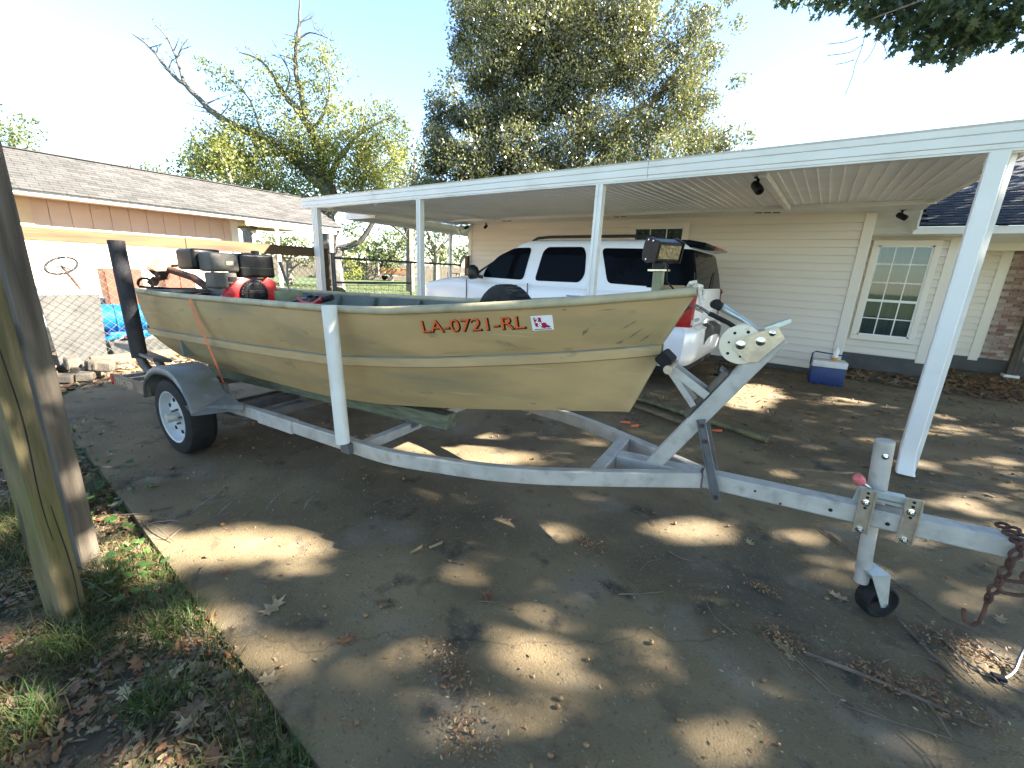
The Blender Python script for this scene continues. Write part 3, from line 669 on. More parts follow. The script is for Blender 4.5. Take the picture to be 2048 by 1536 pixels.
tg = T().bb((-.02, -.042, -H), (1.75, .042, 0)).build('tongue', 'galv', tr, bevel=.007)
for (lx, lz, k) in ((.52, -.045, 1), (.72, -.05, 1), (.22, -.035, 0), (.33, -.07, 0)):
    T().lathe([(.0085 if k else .006, 0), (.0085 if k else .006, .0012)], (lx, -.0425, lz), (0, -1, 0), 10).build('bolt_hole', 'dark_gap' if k else 'rust', tg)
T().lathe([(.03, -.1), (.045, -.05), (.05, .05), (.03, .1), (0, .11)], (1.8, 0, -.02), (1, 0, .2), 16).build('coupler', 'galv_dark', tr, smooth=True)
T().bb((-.54, -.30, -.075), (-.47, .30, -.003)).build('crossmember', 'galv', tr, bevel=.005)
T().bb((-.47, -.05, -.079), (-.03, .045, -.004)).build('centre_tube', 'galv', tr, bevel=.006)
for s in (-1, 1):
    T().beam((-1.86, s*.66, -.05), (-1.80, s*.20, -.015), .055, .06).build('crossmember', 'galv', tr, bevel=.004)
T().beam((-1.80, -.2, -.015), (-1.80, .2, -.015), .055, .055).build('crossmember', 'galv', tr, bevel=.004)
for lx in (-2.95, -3.25, -4.3, -4.68):
    T().bb((lx-.035, -.63, -.075), (lx+.035, .63, -.012)).build('crossmember', 'galv_dark', tr, bevel=.004)
ax_z = gz(-3.65, 0, .305)
T().tube([(-3.65, -.74, ax_z), (-3.65, .74, ax_z)], .028, 12).build('axle', 'galv_dark', tr, smooth=True)
for s in (-1, 1):
    T().bb((-3.95, s*.60-.02, ax_z-.02), (-3.2, s*.60+.02, ax_z+.005)).bb((-3.9, s*.6-.02, ax_z), (-3.86, s*.6+.02, -.07)).bb((-3.28, s*.6-.02, ax_z), (-3.24, s*.6+.02, -.07)).build('leaf_spring', 'galv_dark', tr)
# bunk boards and their stands
for s in (-1, 1):
    T().bb((-4.35, s*.26-.05, .028), (-1.47, s*.26+.05, .125)).build('bunk_board', 'bunk_wood', tr, bevel=.005)
    for lx in (-1.80, -2.95, -4.3):
        T().bb((lx-.03, s*.26-.03, -.02), (lx+.03, s*.26+.03, .028)).build('bunk_bracket', 'galv_dark', tr)
# wheels with fenders
def wheel(s):
    c = (-3.65, s*.82, ax_z)
    w = T().lathe([(.205, -.095), (.24, -.098), (.285, -.085), (.302, -.06), (.305, -.03), (.305, .03), (.302, .06), (.285, .085), (.24, .098), (.205, .095), (.20, .06), (.20, -.06), (.205, -.095)], c, (0, 1, 0), 48, cap=False).build('tyre', 'rubber', tr, smooth=True)
    r = T()
    r.lathe([(.208, s*.088), (.200, s*.094), (.192, s*.088), (.185, s*.05), (.165, s*.03), (.155, s*.038), (.10, s*.055), (.05, s*.05), (.0, s*.05)], c, (0, 1, 0), 40, cap=False)
    rim = r.build('rim', 'white_rim', w, smooth=True)
    for k in range(8):
        a = k*pi/4+.2
        T().lathe([(0, s*.0), (.017, s*.0), (.017, s*.004), (0, s*.004)], V(c)+V(cos(a)*.127, s*.050, sin(a)*.127), (0, 1, 0), 8).build('vent_hole', 'dark_gap', w)
    T().lathe([(.036, s*.045), (.036, s*.12), (.03, s*.128), (0, s*.128)], c, (0, 1, 0), 18).build('hub_cap', 'galv', w, smooth=True)
    for k in range(5):
        a = k*2*pi/5
        T().lathe([(.009, s*.05), (.009, s*.075), (0, s*.078)], V(c)+V(cos(a)*.057, 0, sin(a)*.057), (0, 1, 0), 6).build('lug_nut', 'galv_dark', w)
for s in (-1, 1): wheel(s)
arch = smooth_path([(-4.02, .0), (-4.0, .1), (-3.94, .19), (-3.84, .255), (-3.72, .285), (-3.56, .285), (-3.44, .25), (-3.35, .17), (-3.285, .07), (-3.262, -.02)], 3)
for s in (-1, 1):
    m = T(); rows = []
    for (yy, dz, sk) in ((.93, -.055, 1.0), (.938, -.03, 1), (.93, -.008, 1.0), (.915, .0, 1.0), (.685, .0, 1.0), (.68, -.03, 1)):
        cxx = -3.64
        rows.append([(cxx+(p[0]-cxx)*(1+dz*.35), s*yy, p[1]*(1+dz*.2)+dz*(1 if p[1] > .2 else max(0, p[1])*4)) for p in arch])
    f = m.grid(rows).build('fender', 'fender', tr, smooth=True)
    md = f.modifiers.new('thickness', 'SOLIDIFY'); md.thickness = .004
    T().add([(-3.36, s*.93, .035), (-3.10, s*.665, .018), (-3.36, s*.665, .10), (-3.25, s*.93, -.02), (-3.10, s*.665, -.02), (-3.3, s*.665, -.02)], [(0, 1, 2), (0, 3, 4, 1), (0, 2, 5, 3), (1, 4, 5, 2), (3, 5, 4)]).build('fender_gusset', 'fender', tr)
# rear side frame with faded lettering and cross slats
for s in (-1, 1):
    p = T().bb((-4.74, s*.9-.008, .005), (-4.0, s*.9+.008, .105)).build('rear_side_plate', 'side_plate', tr)
    for k, lx in enumerate((-4.70, -4.5, -4.28, -4.08)):
        T().bb((lx-.018, min(s*.66, s*.89), .045), (lx+.018, max(s*.66, s*.89), .082)).build('rear_slat', 'galv', tr)
    if s < 0:
        vs, fs = text_mesh('TRACKER', .085)
        T().add([(-4.64+v[0]*.98, -.9095, .028+v[1]*.9) for v in vs], fs).build('lettering', 'faded_letters', p)
        T().bb((-4.738, -.911, .01), (-4.68, -.909, .1)).build('reflector', 'tail_red', p)
# padded rear guide pole, tail light arm (near side only)
for s in (-1,):
    gp = T().tube([(-4.36, s*.80, .27), (-4.37, s*.80, 1.21)], .055, 16).build('guide_pad', 'pad_black', tr, smooth=True)
    T().tube([(-4.20, s*.72, .02), (-4.27, s*.76, .12), (-4.33, s*.79, .2), (-4.36, s*.80, .28)], .035, 12).build('guide_pipe', 'galv_dark', tr, smooth=True)
    T().beam((-4.72, s*.78, .34), (-4.10, s*.74, .26), .14, .028, up=(0, .25, 1)).build('tail_light_arm', 'galv_dark', tr, bevel=.004)
    T().tube([(-4.05, s*.70, .02), (-4.16, s*.72, .16), (-4.22, s*.74, .27)], .03, 10).build('guide_pipe', 'galv_dark', tr, smooth=True)
# white plastic front guide poles
for s in (-1, 1):
    T().lathe([(.040, 0), (.040, .80), (.034, .801), (.034, .6)], (-1.905, s*.735, .0), (-.02, 0, 1), 24).build('guide_pole', 'pvc', tr, smooth=True)
    T().bb((-1.94, s*.70-.03, -.07), (-1.87, s*.70+.03, -.01)).build('pole_bracket', 'galv_dark', tr)
# winch post, its braces, plank and bow stop
pb, pt = V(-.255, 0, -.0), V(.215, 0, .715); pd = nrm(pt-pb); pn = V(-pd[2], 0, pd[0])
wp = T().beam(pb-pd*.03, pt, .078, .088, up=(0, 1, 0)).build('winch_post', 'galv', tr, bevel=.005)
T().beam(pb+pd*.30+pn*.058, pb+pd*.60+pn*.058, .075, .028, up=pn).build('wooden_plank', 'old_wood', wp, bevel=.004)
T().beam(pb+pd*.585+pn*.08, pb+pd*.60+pn*.08, .08, .02, up=pn).build('plank_cap', 'galv_dark', wp, bevel=.004)
for s in (-1, 1):
    br = T(); a_, b_ = V(-.05, s*.052, .255), V(.055, s*.052, -.11)
    d_ = nrm(b_-a_); w_ = np.cross(d_, V(0, 1, 0))
    br.beam(a_-d_*.03, b_+d_*.03, .036, .004, up=(0, 1, 0)); br.beam(a_-d_*.03+w_*.018+V(0, s*.007, 0), b_+d_*.03+w_*.018+V(0, s*.007, 0), .004, .016, up=(0, 1, 0)); br.beam(a_-d_*.03-w_*.018+V(0, s*.007, 0), b_+d_*.03-w_*.018+V(0, s*.007, 0), .004, .016, up=(0, 1, 0))
    b = br.build('post_brace', 'galv_dark', tr)
    for t_ in (0, .22, 1):
        T().lathe([(.011, 0), (.011, .008), (0, .01)], a_+(b_-a_)*t_+V(0, s*.003, 0), (0, s, 0), 8).build('brace_bolt', 'rust', b)
bs = T().box((-.262, 0, .565), (.075, .16, .06), (V(.75, 0, -.66), V(0, 1, 0), V(.66, 0, .75))).build('bow_stop_pad', 'rubber', tr, bevel=.01)
T().lathe([(.022, -.1), (.022, .1)], (-.232, 0, .525), (0, 1, 0), 14).build('bow_roller_pin', 'zinc', tr)
for s in (-1, 1):
    T().beam((-.235, s*.05, .53), (-.045, s*.045, .405), .012, .04, up=(.5, 0, .8)).build('bow_stop_arm', 'galv', tr, bevel=.002)
    T().beam((-.235, s*.05, .52), (-.10, s*.045, .345), .012, .03, up=(.5, 0, .8)).build('bow_stop_arm', 'galv', tr, bevel=.002)
wn_ = T().lathe([(.02, -.048), (.085, -.048), (.09, -.052), (.09, -.058), (.084, -.06), (.02, -.058), (0, -.058)], (.068, 0, .672), (0, 1, 0), 36).lathe([(.02, .048), (.085, .048), (.09, .052), (.084, .06), (0, .06)], (.068, 0, .672), (0, 1, 0), 36).lathe([(.04, -.05), (.04, .05)], (.068, 0, .672), (0, 1, 0), 20).build('winch_reel', 'cream_paint', tr, smooth=True)
for k in range(7):
    a = k*2*pi/7+.3; rr_ = (.05, .065, .06, .05, .066, .055, .06)[k]
    T().lathe([(0, .0), ((.006, .010, .008, .005, .009, .005, .007)[k], 0), (.005, .002), (0, .002)], (.068+cos(a)*rr_, -.0585, .672+sin(a)*rr_), (0, -1, 0), 10).build('reel_hole', 'dark_gap', wn_)
pl = [V(.055, 0, .70), V(.20, 0, .765), V(.235, 0, .715), V(.145, 0, .60), V(.095, 0, .60), V(.04, 0, .66)]
for s in (-1, 1):
    q = T().prism([(p[0], p[2]) for p in pl], (0, s*.066, 0), (1, 0, 0), (0, 0, 1), (0, s, 0), .004).build('winch_side_plate', 'zinc', tr)
    for (bx2, bz2, r2) in ((.068, .672, .014), (.145, .695, .013), (.185, .735, .009)):
        T().lathe([(r2*1.5, 0), (r2*1.5, .003), (r2, .004), (r2, .012), (0, .014)], (bx2, s*.070, bz2), (0, s, 0), 12).build('plate_bolt', 'chrome', q, smooth=True)
T().prism([(.15, .755), (.245, .80), (.25, .785), (.165, .735)], (0, -.05, 0), (1, 0, 0), (0, 0, 1), (0, 1, 0), .1).build('winch_guard', 'zinc_blue', tr)
T().tube([(.135, .06, .73), (.06, .10, .775), (-.01, .12, .81), (-.045, .13, .83)], [.009, .013, .018, .02], 12).build('winch_handle', 'zinc_blue', tr, smooth=True)
T().tube([(-.05, .13, .832), (-.075, .09, .845), (-.06, .03, .85)], .022, 12).build('handle_grip', 'rubber', tr, smooth=True)
T().tube([(.05, 0, .735), (.0, 0, .765), (-.055, 0, .79), (-.085, -.01, .805)], .011, 8).build('winch_strap', 'rubber', tr, smooth=True)
T().tube([(-.085, -.01, .805), (-.13, -.02, .835), (-.155, -.02, .845), (-.145, -.02, .825), (-.11, -.015, .81)], .007, 8).build('winch_hook', 'chrome', tr, smooth=True)
# tongue jack on the far side of the tongue
jx, jy = .70, .085
jg = gz(.75, jy, 0)
jk = T().lathe([(.036, -.06), (.036, .28), (.033, .283), (0, .283)], (jx-.008, jy, 0), (-.05, 0, 1), 24).build('jack_tube', 'galv', tr, smooth=True)
T().lathe([(.036, -.075), (.036, -.06)], (jx-.008, jy, 0), (-.05, 0, 1), 24).build('jack_collar', 'cream_paint', jk)
T().lathe([(.029, -.43), (.029, -.07)], (jx-.008, jy, 0), (-.05, 0, 1), 24).build('jack_inner_tube', 'galv', jk, smooth=True)
T().lathe([(.013, 0), (.013, .006), (.008, .007), (.008, .016), (0, .018)], (jx-.018, jy-.036, .22), (0, -1, 0), 12).build('jack_bolt', 'chrome', jk, smooth=True)
T().tube([(jx-.04, jy-.03, .06), (jx-.075, jy-.05, .085)], .006, 8).build('pull_pin', 'zinc_blue', jk)
T().lathe([(0, -.028), (.016, -.022), (.023, 0), (.02, .018), (.01, .026), (0, .028)], (jx-.09, jy-.06, .10), (-.6, -.3, .7), 14).build('red_knob', 'red_knob', jk, smooth=True)
bp_ = T().prism([(-.115, -.012), (-.105, .05), (-.05, .055), (.06, .05), (.075, .035), (.115, .03), (.12, -.03), (.085, -.035), (.06, .0), (-.06, .012)], (jx+.005, -.030, .028), (1, 0, 0), (0, 0, 1), (0, 1, 0), .012).build('jack_bracket', 'zinc_blue', tr, bevel=.002)
T().box((jx, .02, .05), (.16, .1, .012)).build('bracket_top', 'zinc_blue', tr, bevel=.002)
for lx in (.633, .782):
    c = T(); c.bb((lx-.026, -.052, -.115), (lx+.026, -.048, .09)); c.bb((lx+.022, -.064, -.115), (lx+.027, -.048, .09)); c.bb((lx-.027, -.064, -.115), (lx-.022, -.048, .09))
    ch = c.build('clamp_channel', 'zinc', tr)
    for zz in (.03, -.10): T().lathe([(.015, 0), (.015, .003), (.010, .004), (.010, .012), (.005, .013), (.005, .03), (0, .03)], (lx-.002, -.052, zz), (0, -1, 0), 8).build('clamp_bolt', 'chrome', ch)
    for zz in (.075, .055, .005): T().lathe([(0, 0), (.006, 0), (.006, .002), (0, .002)], (lx, -.0522, zz), (0, -1, 0), 10).build('clamp_hole', 'dark_gap', ch)
wz = gz(.79, jy, .082); wc_ = V(.785, jy+.005, wz); wax = nrm((.55, -.83, .0))
cw = T().lathe([(.0, -.012), (.06, -.012), (.07, -.034), (.078, -.036), (.083, -.026), (.084, .02), (.078, .034), (.07, .036), (.058, .02), (.02, .012), (0, .012)], wc_, wax, 32).build('caster_wheel', 'rubber', tr, smooth=True)
top = V(.742, jy, jg+.225); wl = nrm(np.cross(wax, V(0, 0, 1)))
for s in (-1, 1):
    a = top+wax*s*.045; b = wc_+wax*s*.043
    T().add([a-wl*.045, a+wl*.045, b+wl*.02+V(0, 0, -.012), b-wl*.012+V(0, 0, -.012), a-wl*.045+wax*.004*s, a+wl*.045+wax*.004*s, b+wl*.02+V(0, 0, -.012)+wax*.004*s, b-wl*.012+V(0, 0, -.012)+wax*.004*s], [(0, 1, 2, 3), (4, 7, 6, 5), (0, 4, 5, 1), (1, 5, 6, 2), (2, 6, 7, 3), (3, 7, 4, 0)]).build('caster_fork', 'zinc_blue', cw)
T().box(top, (.1, .09, .006), (wax, wl, V(0, 0, 1))).build('caster_plate', 'zinc_blue', cw)
T().lathe([(.008, -.055), (.008, .055)], wc_, wax, 10).build('caster_axle', 'chrome', cw)
# rusty safety chain hanging at the tongue
def link(m, c, d, u, L=.056, w=.032, r=.0068):
    d = nrm(d); u = nrm(V(u)-d*np.dot(V(u), d)); P = []
    for k in range(14):
        a = 2*pi*k/14; P.append(V(c)+d*cos(a)*(L-w)/2+d*np.sign(cos(a))*w*.25*abs(cos(a))+u*sin(a)*w/2)
    m.tube(P, r, 6, closed=True)
for (x0_, z0_, n_) in ((1.10, -.005, 7), (1.135, .0, 4)):
    for k in range(n_):
        u = (1, .2, 0) if k % 2 else (0, 1, 0)
        m = T(); link(m, (x0_-.006*k*(1 if n_ > 5 else -.4), -.062, z0_-.042*k), (-.12, 0, -1), u); m.build('chain_link', 'rust', tr, smooth=True)
m = T()
for k in range(5): link(m, (1.09+.02*(k % 2), -.055+.03*k, .008+.004*(k % 2)), (0, 1, 0), (1, 0, .3))
m.build('chain_link', 'rust', tr, smooth=True)
hk = [(1.062, -.062, -.262), (1.064, -.062, -.32), (1.06, -.062, -.375), (1.045, -.062, -.398), (1.022, -.062, -.39), (1.012, -.062, -.36), (1.008, -.062, -.335)]
T().tube(hk, .0075, 8).build('chain_hook', 'rust', tr, smooth=True)
T().tube([(1.135, -.07, -.15), (1.085, -.07, -.16), (1.07, -.07, -.19), (1.09, -.07, -.215), (1.13, -.07, -.21), (1.16, -.07, -.195)], .0075, 8).build('chain_hook', 'rust', tr, smooth=True)
T().tube([(1.25, -.0, -.09), (1.36, .05, -.25), (1.4, .06, -.30)], .012, 8).build('tongue_brace', 'galv_dark', tr)

# ================================================================ BOAT
def hbf(x, w, x0, tip, e, stern, xs=-4.65):
    if x < x0: return w*(1-(1-stern)*((x0-x)/(x0-xs))**1.5)
    t = min(1, (x-x0)/(tip-x0)); return max(.012, w*(1-t**e))
def zf(x, xs, zs): return float(np.interp(x, xs, zs))
gun = dict(a=(.665, -2.0, -.15, 2.0, .97), x=(-4.66, -.15), z=([-4.7, -4.1, -2.9, -2.0, -1.6, -1.3, -1., -.65, -.3, -.15], [.818, .793, .782, .774, .78, .80, .822, .851, .888, .905]))
chn = dict(a=(.60, -2.3, -.285, 2.0, .97), x=(-4.70, -.285), z=([-4.8, -4.4, -3., -2.14, -1.43, -1.05, -.68, -.41, -.28], [.474, .468, .464, .475, .518, .552, .585, .617, .635]))
bot = dict(a=(.47, -2.6, -.425, 2.0, .93), x=(-4.52, -.425), z=([-4.55, -3.35, -2.4, -1.92, -1.4, -.84, -.43], [.212, .172, .150, .158, .190, .230, .248]))
NS = 64
def tt(i):
    t = i/(NS-1); return 1-(1-t)**1.35
def crv(c, t, dy=0., dz=0.):
    x = c['x'][0]+(c['x'][1]-c['x'][0])*t
    return V(x, max(.008, hbf(x, *c['a'])+dy), zf(x, *c['z'])+dz)
def side_pt(t, v, out=0.):
    """upper side panel: v 0 chine .. 1 gunwale"""
    a = crv(chn, t, -.006, .004); b = crv(gun, t, -.004, -.006); p = a+(b-a)*v
    p[1] += .014*sin(pi*v)+out; return p
boat = thing('flat_bottom_boat', 'tan painted aluminium flat bottomed boat on the trailer with orange registration letters', 'boat', tuple(tw((-2.4, 0, .14))))
prof_rows = []
for v in (0, .2, .4, .6, .8, 1.0): prof_rows.append(lambda t, v=v: side_pt(t, v))
def row_set(sgn):
    R = []
    for v in (1., .85, .7, .5, .3, .15, 0.): R.append([side_pt(tt(i), v) for i in range(NS)])
    R.append([crv(chn, tt(i), .014, .0) for i in range(NS)]); R.append([crv(chn, tt(i), .016, -.048) for i in range(NS)])
    R.append([crv(chn, tt(i), -.012, -.056) for i in range(NS)])
    for v in (.25, .5, .75): R.append([crv(chn, tt(i), -.012, -.056)*(1-v)+crv(bot, tt(i))*v+V(0, .010*sin(pi*v), 0) for i in range(NS)])
    R.append([crv(bot, tt(i)) for i in range(NS)])
    R.append([crv(bot, tt(i))*V(1, .5, 1) for i in range(NS)])
    return [[V(p[0], sgn*p[1], p[2]) for p in r] for r in R]
Rn, Rp = row_set(-1), row_set(1)
hullrows = Rn+[[V(p[0], 0, p[2]-.004) for p in Rn[-1]]]+Rp[::-1]
hull = T().grid(hullrows).build('hull', 'hull', boat, smooth=True)
# transom
T().add([r[0] for r in hullrows], [tuple(range(len(hullrows)))]).build('transom', 'hull', boat)
inner = []
for r in hullrows: inner.append([V(p[0], p[1]*(1-.012/max(.03, abs(p[1]))) if abs(p[1]) > .02 else 0, max(p[2]+.008, 0)) for p in r[1:-2]])
T().grid(inner).build('inner_skin', 'hull_in', boat, smooth=True)
for s in (-1, 1):
    T().tube([crv(gun, tt(i))*V(1, s, 1) for i in range(NS)], .022, 10).build('gunwale', 'hull_chalky', boat, smooth=True)
T().tube([(-4.66, -.64, .818), (-4.67, 0, .80), (-4.66, .64, .818)], .022, 10).build('transom_cap', 'hull_chalky', boat, smooth=True)
for s in (-1, 1):
    for lx in (-4.0, -3.55, -3.05, -2.49, -1.96, -1.5, -1.1):
        t = (lx-gun['x'][0])/(gun['x'][1]-gun['x'][0]); a = side_pt(t, .96)*V(1, s, 1); b = side_pt(t, .0)*V(1, s, 1)
        T().beam(a-V(0, s*.03, 0), b-V(0, s*.03, 0), .02, .04, up=(0, 1, 0)).build('rib', 'hull_in', boat)
T().add([(-4.5, -.42, .26), (-.9, -.22, .27), (-.9, .22, .27), (-4.5, .42, .26)], [(0, 1, 2, 3)]).build('floor', 'hull_in', boat)
T().grid([[crv(gun, t)*V(1, s, 1)+V(0, -s*.012, -.012) for t in np.linspace(.80, .985, 16)] for s in (-1, 1)]).build('bow_deck', 'hull_chalky', boat, smooth=True)
T().bb((-4.6, -.6, .60), (-4.15, .6, .63)).bb((-4.15, -.58, .27), (-4.12, .58, .63)).build('stern_deck', 'hull_in', boat)
T().prism([(-.345, .0), (-.20, .0), (-.20, .035), (-.215, .05), (-.345, .05)], (0, .03, .883), (1, 0, 0), (0, 0, 1), (0, 1, 0), .012).build('bow_plate', 'hull', boat, bevel=.004)
T().tube([(-.21, .036, .895), (-.20, .036, .925), (-.185, .036, .93), (-.18, .036, .91)], .008, 8).build('bow_handle', 'hull_chalky', boat, smooth=True)
T().tube([(-.26, -.0, .79), (-.20, -.0, .815), (-.165, 0, .83), (-.205, 0, .835), (-.245, 0, .83)], .009, 8).build('bow_eye', 'galv_dark', boat, smooth=True)
T().bb((-4.95, -.42, .30), (-4.69, -.30, .54)).bb((-4.95, .30, .30), (-4.69, .42, .54)).build('stern_float', 'hull', boat, bevel=.02)
# registration letters and sticker laid on the curved side
def on_side(vs, fs, x0, vz, out, name, mat, parent, slope=0.):
    m = T(); pts = []
    for (u, w, _) in vs:
        lx = x0+u
        t = (lx-gun['x'][0])/(gun['x'][1]-gun['x'][0])
        for _k in range(5):
            a = side_pt(t, 0); b = side_pt(t, 1); vv = min(.97, vz+(w+slope*u)/(b[2]-a[2]))
            p = side_pt(t, vv); t += (lx-p[0])/(gun['x'][1]-gun['x'][0])
        pts.append(V(p[0], -p[1]-out, p[2]))
    m.add(pts, fs); return m.build(name, mat, parent)
vs, fs = text_mesh('LA-0721-RL', .105, .0, .04)
xm = max(v[0] for v in vs); kx = .53/xm
for (off, o_, mt, nm) in ((.0028, .0022, 'decal_black', 'letter_outline'), (-.0010, .0040, 'decal_orange', 'registration_letters')):
    vs, fs = text_mesh('LA-0721-RL', .105, off, .04)
    if off > .002: vs = [(v[0]+.003, v[1]-.003, 0) for v in vs]
    on_side([(v[0]*kx, v[1]*.9, 0) for v in vs], fs, -1.415, .56, o_, nm, mt, hull)
sq = lambda a, b, c, d: ([(a, b, 0), (c, b, 0), (c, d, 0), (a, d, 0)], [(0, 1, 2, 3)])
vs, fs = sq(0, 0, .098, .078)
st_ = on_side(vs, fs, -.855, .50, .003, 'registration_sticker', 'decal_white', hull)
la = [(.012, .068), (.045, .068), (.047, .04), (.066, .04), (.07, .028), (.085, .02), (.08, .012), (.066, .014), (.055, .01), (.04, .018), (.018, .02), (.016, .04)]
on_side([(x, y, 0) for x, y in la], [tuple(range(len(la)))], -.855, .50, .0045, 'state_shape', 'decal_maroon', st_)
for (ch, dx, dy) in (('2', .019, .042), ('8', .03, .02)):
    vs, fs = text_mesh(ch, .034, .0012); on_side([(v[0]+dx, v[1]+dy, 0) for v in vs], fs, -.855, .50, .006, 'sticker_digit', 'decal_white', st_)
vs, fs = sq(.01, .004, .088, .0075); on_side(vs, fs, -.855, .50, .0045, 'sticker_line', 'decal_black', st_)

# scuffs where the paint is rubbed through, mostly toward the bow
rs_ = random.Random(9)
for (lx, vv, L, hgt, sk) in ((-.62, .42, .012, .05, .35), (-.40, .30, .008, .06, .6), (-.43, .48, .012, .045, .8), (-.36, .18, .009, .055, .7), (-.47, .14, .02, .03, .5), (-.52, .82, .05, .006, .1), (-.95, .12, .09, .004, .0), (-1.3, .09, .07, .004, 0), (-.70, .88, .012, .012, 0), (-2.6, .2, .03, .008, .2), (-3.3, .55, .02, .01, .1)):
    vs = []
    for k in range(12):
        a = 2*pi*k/12; r_ = rs_.uniform(.5, 1.1); vs.append((L*r_*cos(a)+sk*hgt*r_*sin(a), hgt*.5*r_*sin(a), 0))
    on_side(vs, [tuple(range(12))], lx, vv, .0016, 'scuff_mark', 'scuff', hull)
# ---------------------------------------------------------------- things in and on the boat
mm = thing('mud_motor', 'small petrol mud motor with black tank and red fan shroud at the boat stern', 'motor', tuple(tw((-4.1, 0, .64))))
def rbox(lo, hi, name, mat, par, bv=.03, sg=3): return T().bb(lo, hi).build(name, mat, par, bevel=bv, seg=sg, smooth=True)
rbox((-4.22, -.08, .935), (-3.98, .235, 1.15), 'fuel_tank', 'tank_black', mm, .026)
T().bb((-4.225, -.085, 1.018), (-3.976, .24, 1.024)).build('tank_seam', 'grey_plastic', mm, bevel=.002)
T().lathe([(.035, 0), (.035, .03), (.028, .035), (0, .035)], (-4.1, .13, 1.148), (0, 0, 1), 16).build('fuel_cap', 'black_plastic', mm, smooth=True)
rbox((-4.20, -.32, .985), (-3.98, -.09, 1.145), 'air_cleaner', 'grey_plastic', mm, .025)
rbox((-4.18, -.30, .84), (-4.0, -.11, .98), 'air_cleaner_base', 'grey_plastic', mm, .02)
T().bb((-3.999, -.19, .90), (-3.993, -.12, .94)).bb((-3.999, -.19, .86), (-3.993, -.12, .885)).build('air_inlet', 'dark_gap', mm)
T().bb((-3.979, -.20, 1.04), (-3.976, -.14, 1.075)).build('maker_plate', 'faded_letters', mm)
rbox((-4.50, -.36, 1.0), (-4.20, -.12, 1.18), 'muffler_guard', 'black_plastic', mm, .03)
T().bb((-4.28, -.25, .66), (-4.02, .22, .93)).build('engine_block', 'galv_dark', mm, bevel=.02)
sh = T().prism([(-.29, .75), (-.18, .72), (.2, .72), (.23, .80), (.22, .90), (.15, .945), (.10, .90), (-.05, .93), (-.13, .915), (-.21, .84)], (-4.03, 0, 0), (0, 1, 0), (0, 0, 1), (1, 0, 0), .06).build('fan_shroud', 'red_paint', mm, bevel=.012, seg=2, smooth=True)
T().lathe([(.125, 0), (.125, .02), (.11, .035), (.09, .04)], (-3.97, -.0, .79), (1, 0, 0), 28).build('recoil_ring', 'black_plastic', sh, smooth=True)
for k in range(14):
    a = pi*k/13; T().box((-3.945, cos(a)*.108, .79+sin(a)*.108), (.012, .01, .026), (V(1, 0, 0), V(0, -sin(a), cos(a)), V(0, cos(a), sin(a)))).build('recoil_fin', 'grey_plastic', sh)
rbox((-3.96, -.075, .735), (-3.92, .08, .83), 'recoil_cover', 'black_plastic', mm, .015)
T().tube([(-4.45, -.12, .80), (-4.7, -.16, .93), (-5.0, -.22, 1.0), (-5.15, -.25, .99)], .035, 10).build('drive_tube', 'rust', mm, smooth=True)
T().tube([(-4.4, -.05, 1.02), (-4.75, -.15, 1.04), (-5.0, -.2, 1.04)], .012, 8).build('support_rod', 'rust', mm)
T().prism([(-.40, 1.02), (-.34, 1.10), (-.22, 1.11), (-.14, 1.05), (-.18, .99), (-.34, .98)], (-5.0, 0, 0), (0, 1, 0), (0, 0, 1), (.9, 0, .3), .012).build('cavitation_plate', 'side_plate', mm)
T().lathe([(.02, -.05), (.05, -.03), (.055, .02), (.03, .06), (0, .07)], (-5.1, -.26, .95), (-1, -.2, -.1), 14).build('gear_head', 'rust', mm, smooth=True)
for k in range(3):
    a = k*2*pi/3; d = V(-.2, cos(a), sin(a)); T().prism([(.02, -.03), (.1, -.05), (.12, .0), (.1, .04), (.02, .03)], (-5.16, -.27, .94), nrm(d), nrm(V(.5, -sin(a), cos(a))), nrm(V(-1, 0, 0)), .006).build('propeller_blade', 'rust', mm)
T().tube([(-3.97, .02, .70), (-3.6, .0, .69), (-3.30, 0, .765), (-3.18, 0, .775)], .014, 10).build('tiller_arm', 'steel_pipe', mm, smooth=True)
T().tube([(-3.30, .0, .765), (-3.20, -.02, .735), (-3.08, -.02, .73), (-2.98, -.01, .775)], .018, 10).build('tiller_grip_frame', 'red_paint', mm, smooth=True)
T().tube([(-3.06, .0, .755), (-2.9, .03, .79)], .024, 12).build('tiller_grip', 'rubber', mm, smooth=True)
T().tube([(-3.25, .02, .78), (-3.16, .04, .80), (-3.08, .02, .785)], .015, 8).build('throttle_lever', 'black_plastic', mm, smooth=True)
bk = thing('metal_bucket', 'olive metal bucket standing in the boat beside the motor', 'bucket', tuple(tw((-3.5, .05, .265))))
T().lathe([(.09, .265), (.115, .83), (.112, .83), (.1, .6)], (-3.5, .04, 0), (0, 0, 1), 22).build('bucket', 'olive', bk, smooth=True)
pk = tag(T().tube([(-3.42, .06, .60), (-3.47, .04, .82), (-3.51, .02, .98), (-3.53, .01, 1.075)], [.004, .004, .013, .014], 8).build('tool_handle', 'grey_plastic', smooth=True), 'thin rod with grey grip sticking up out of the bucket', 'tool')
tb = thing('black_tote', 'black plastic box on the stern deck by the near gunwale', 'box', tuple(tw((-4.4, -.38, .63))))
T().bb((-4.55, -.55, .632), (-4.22, -.26, .80)).build('box', 'black_plastic', tb, bevel=.01)
T().bb((-4.56, -.56, .80), (-4.21, -.25, .825)).build('lid', 'grey_plastic', tb, bevel=.006)
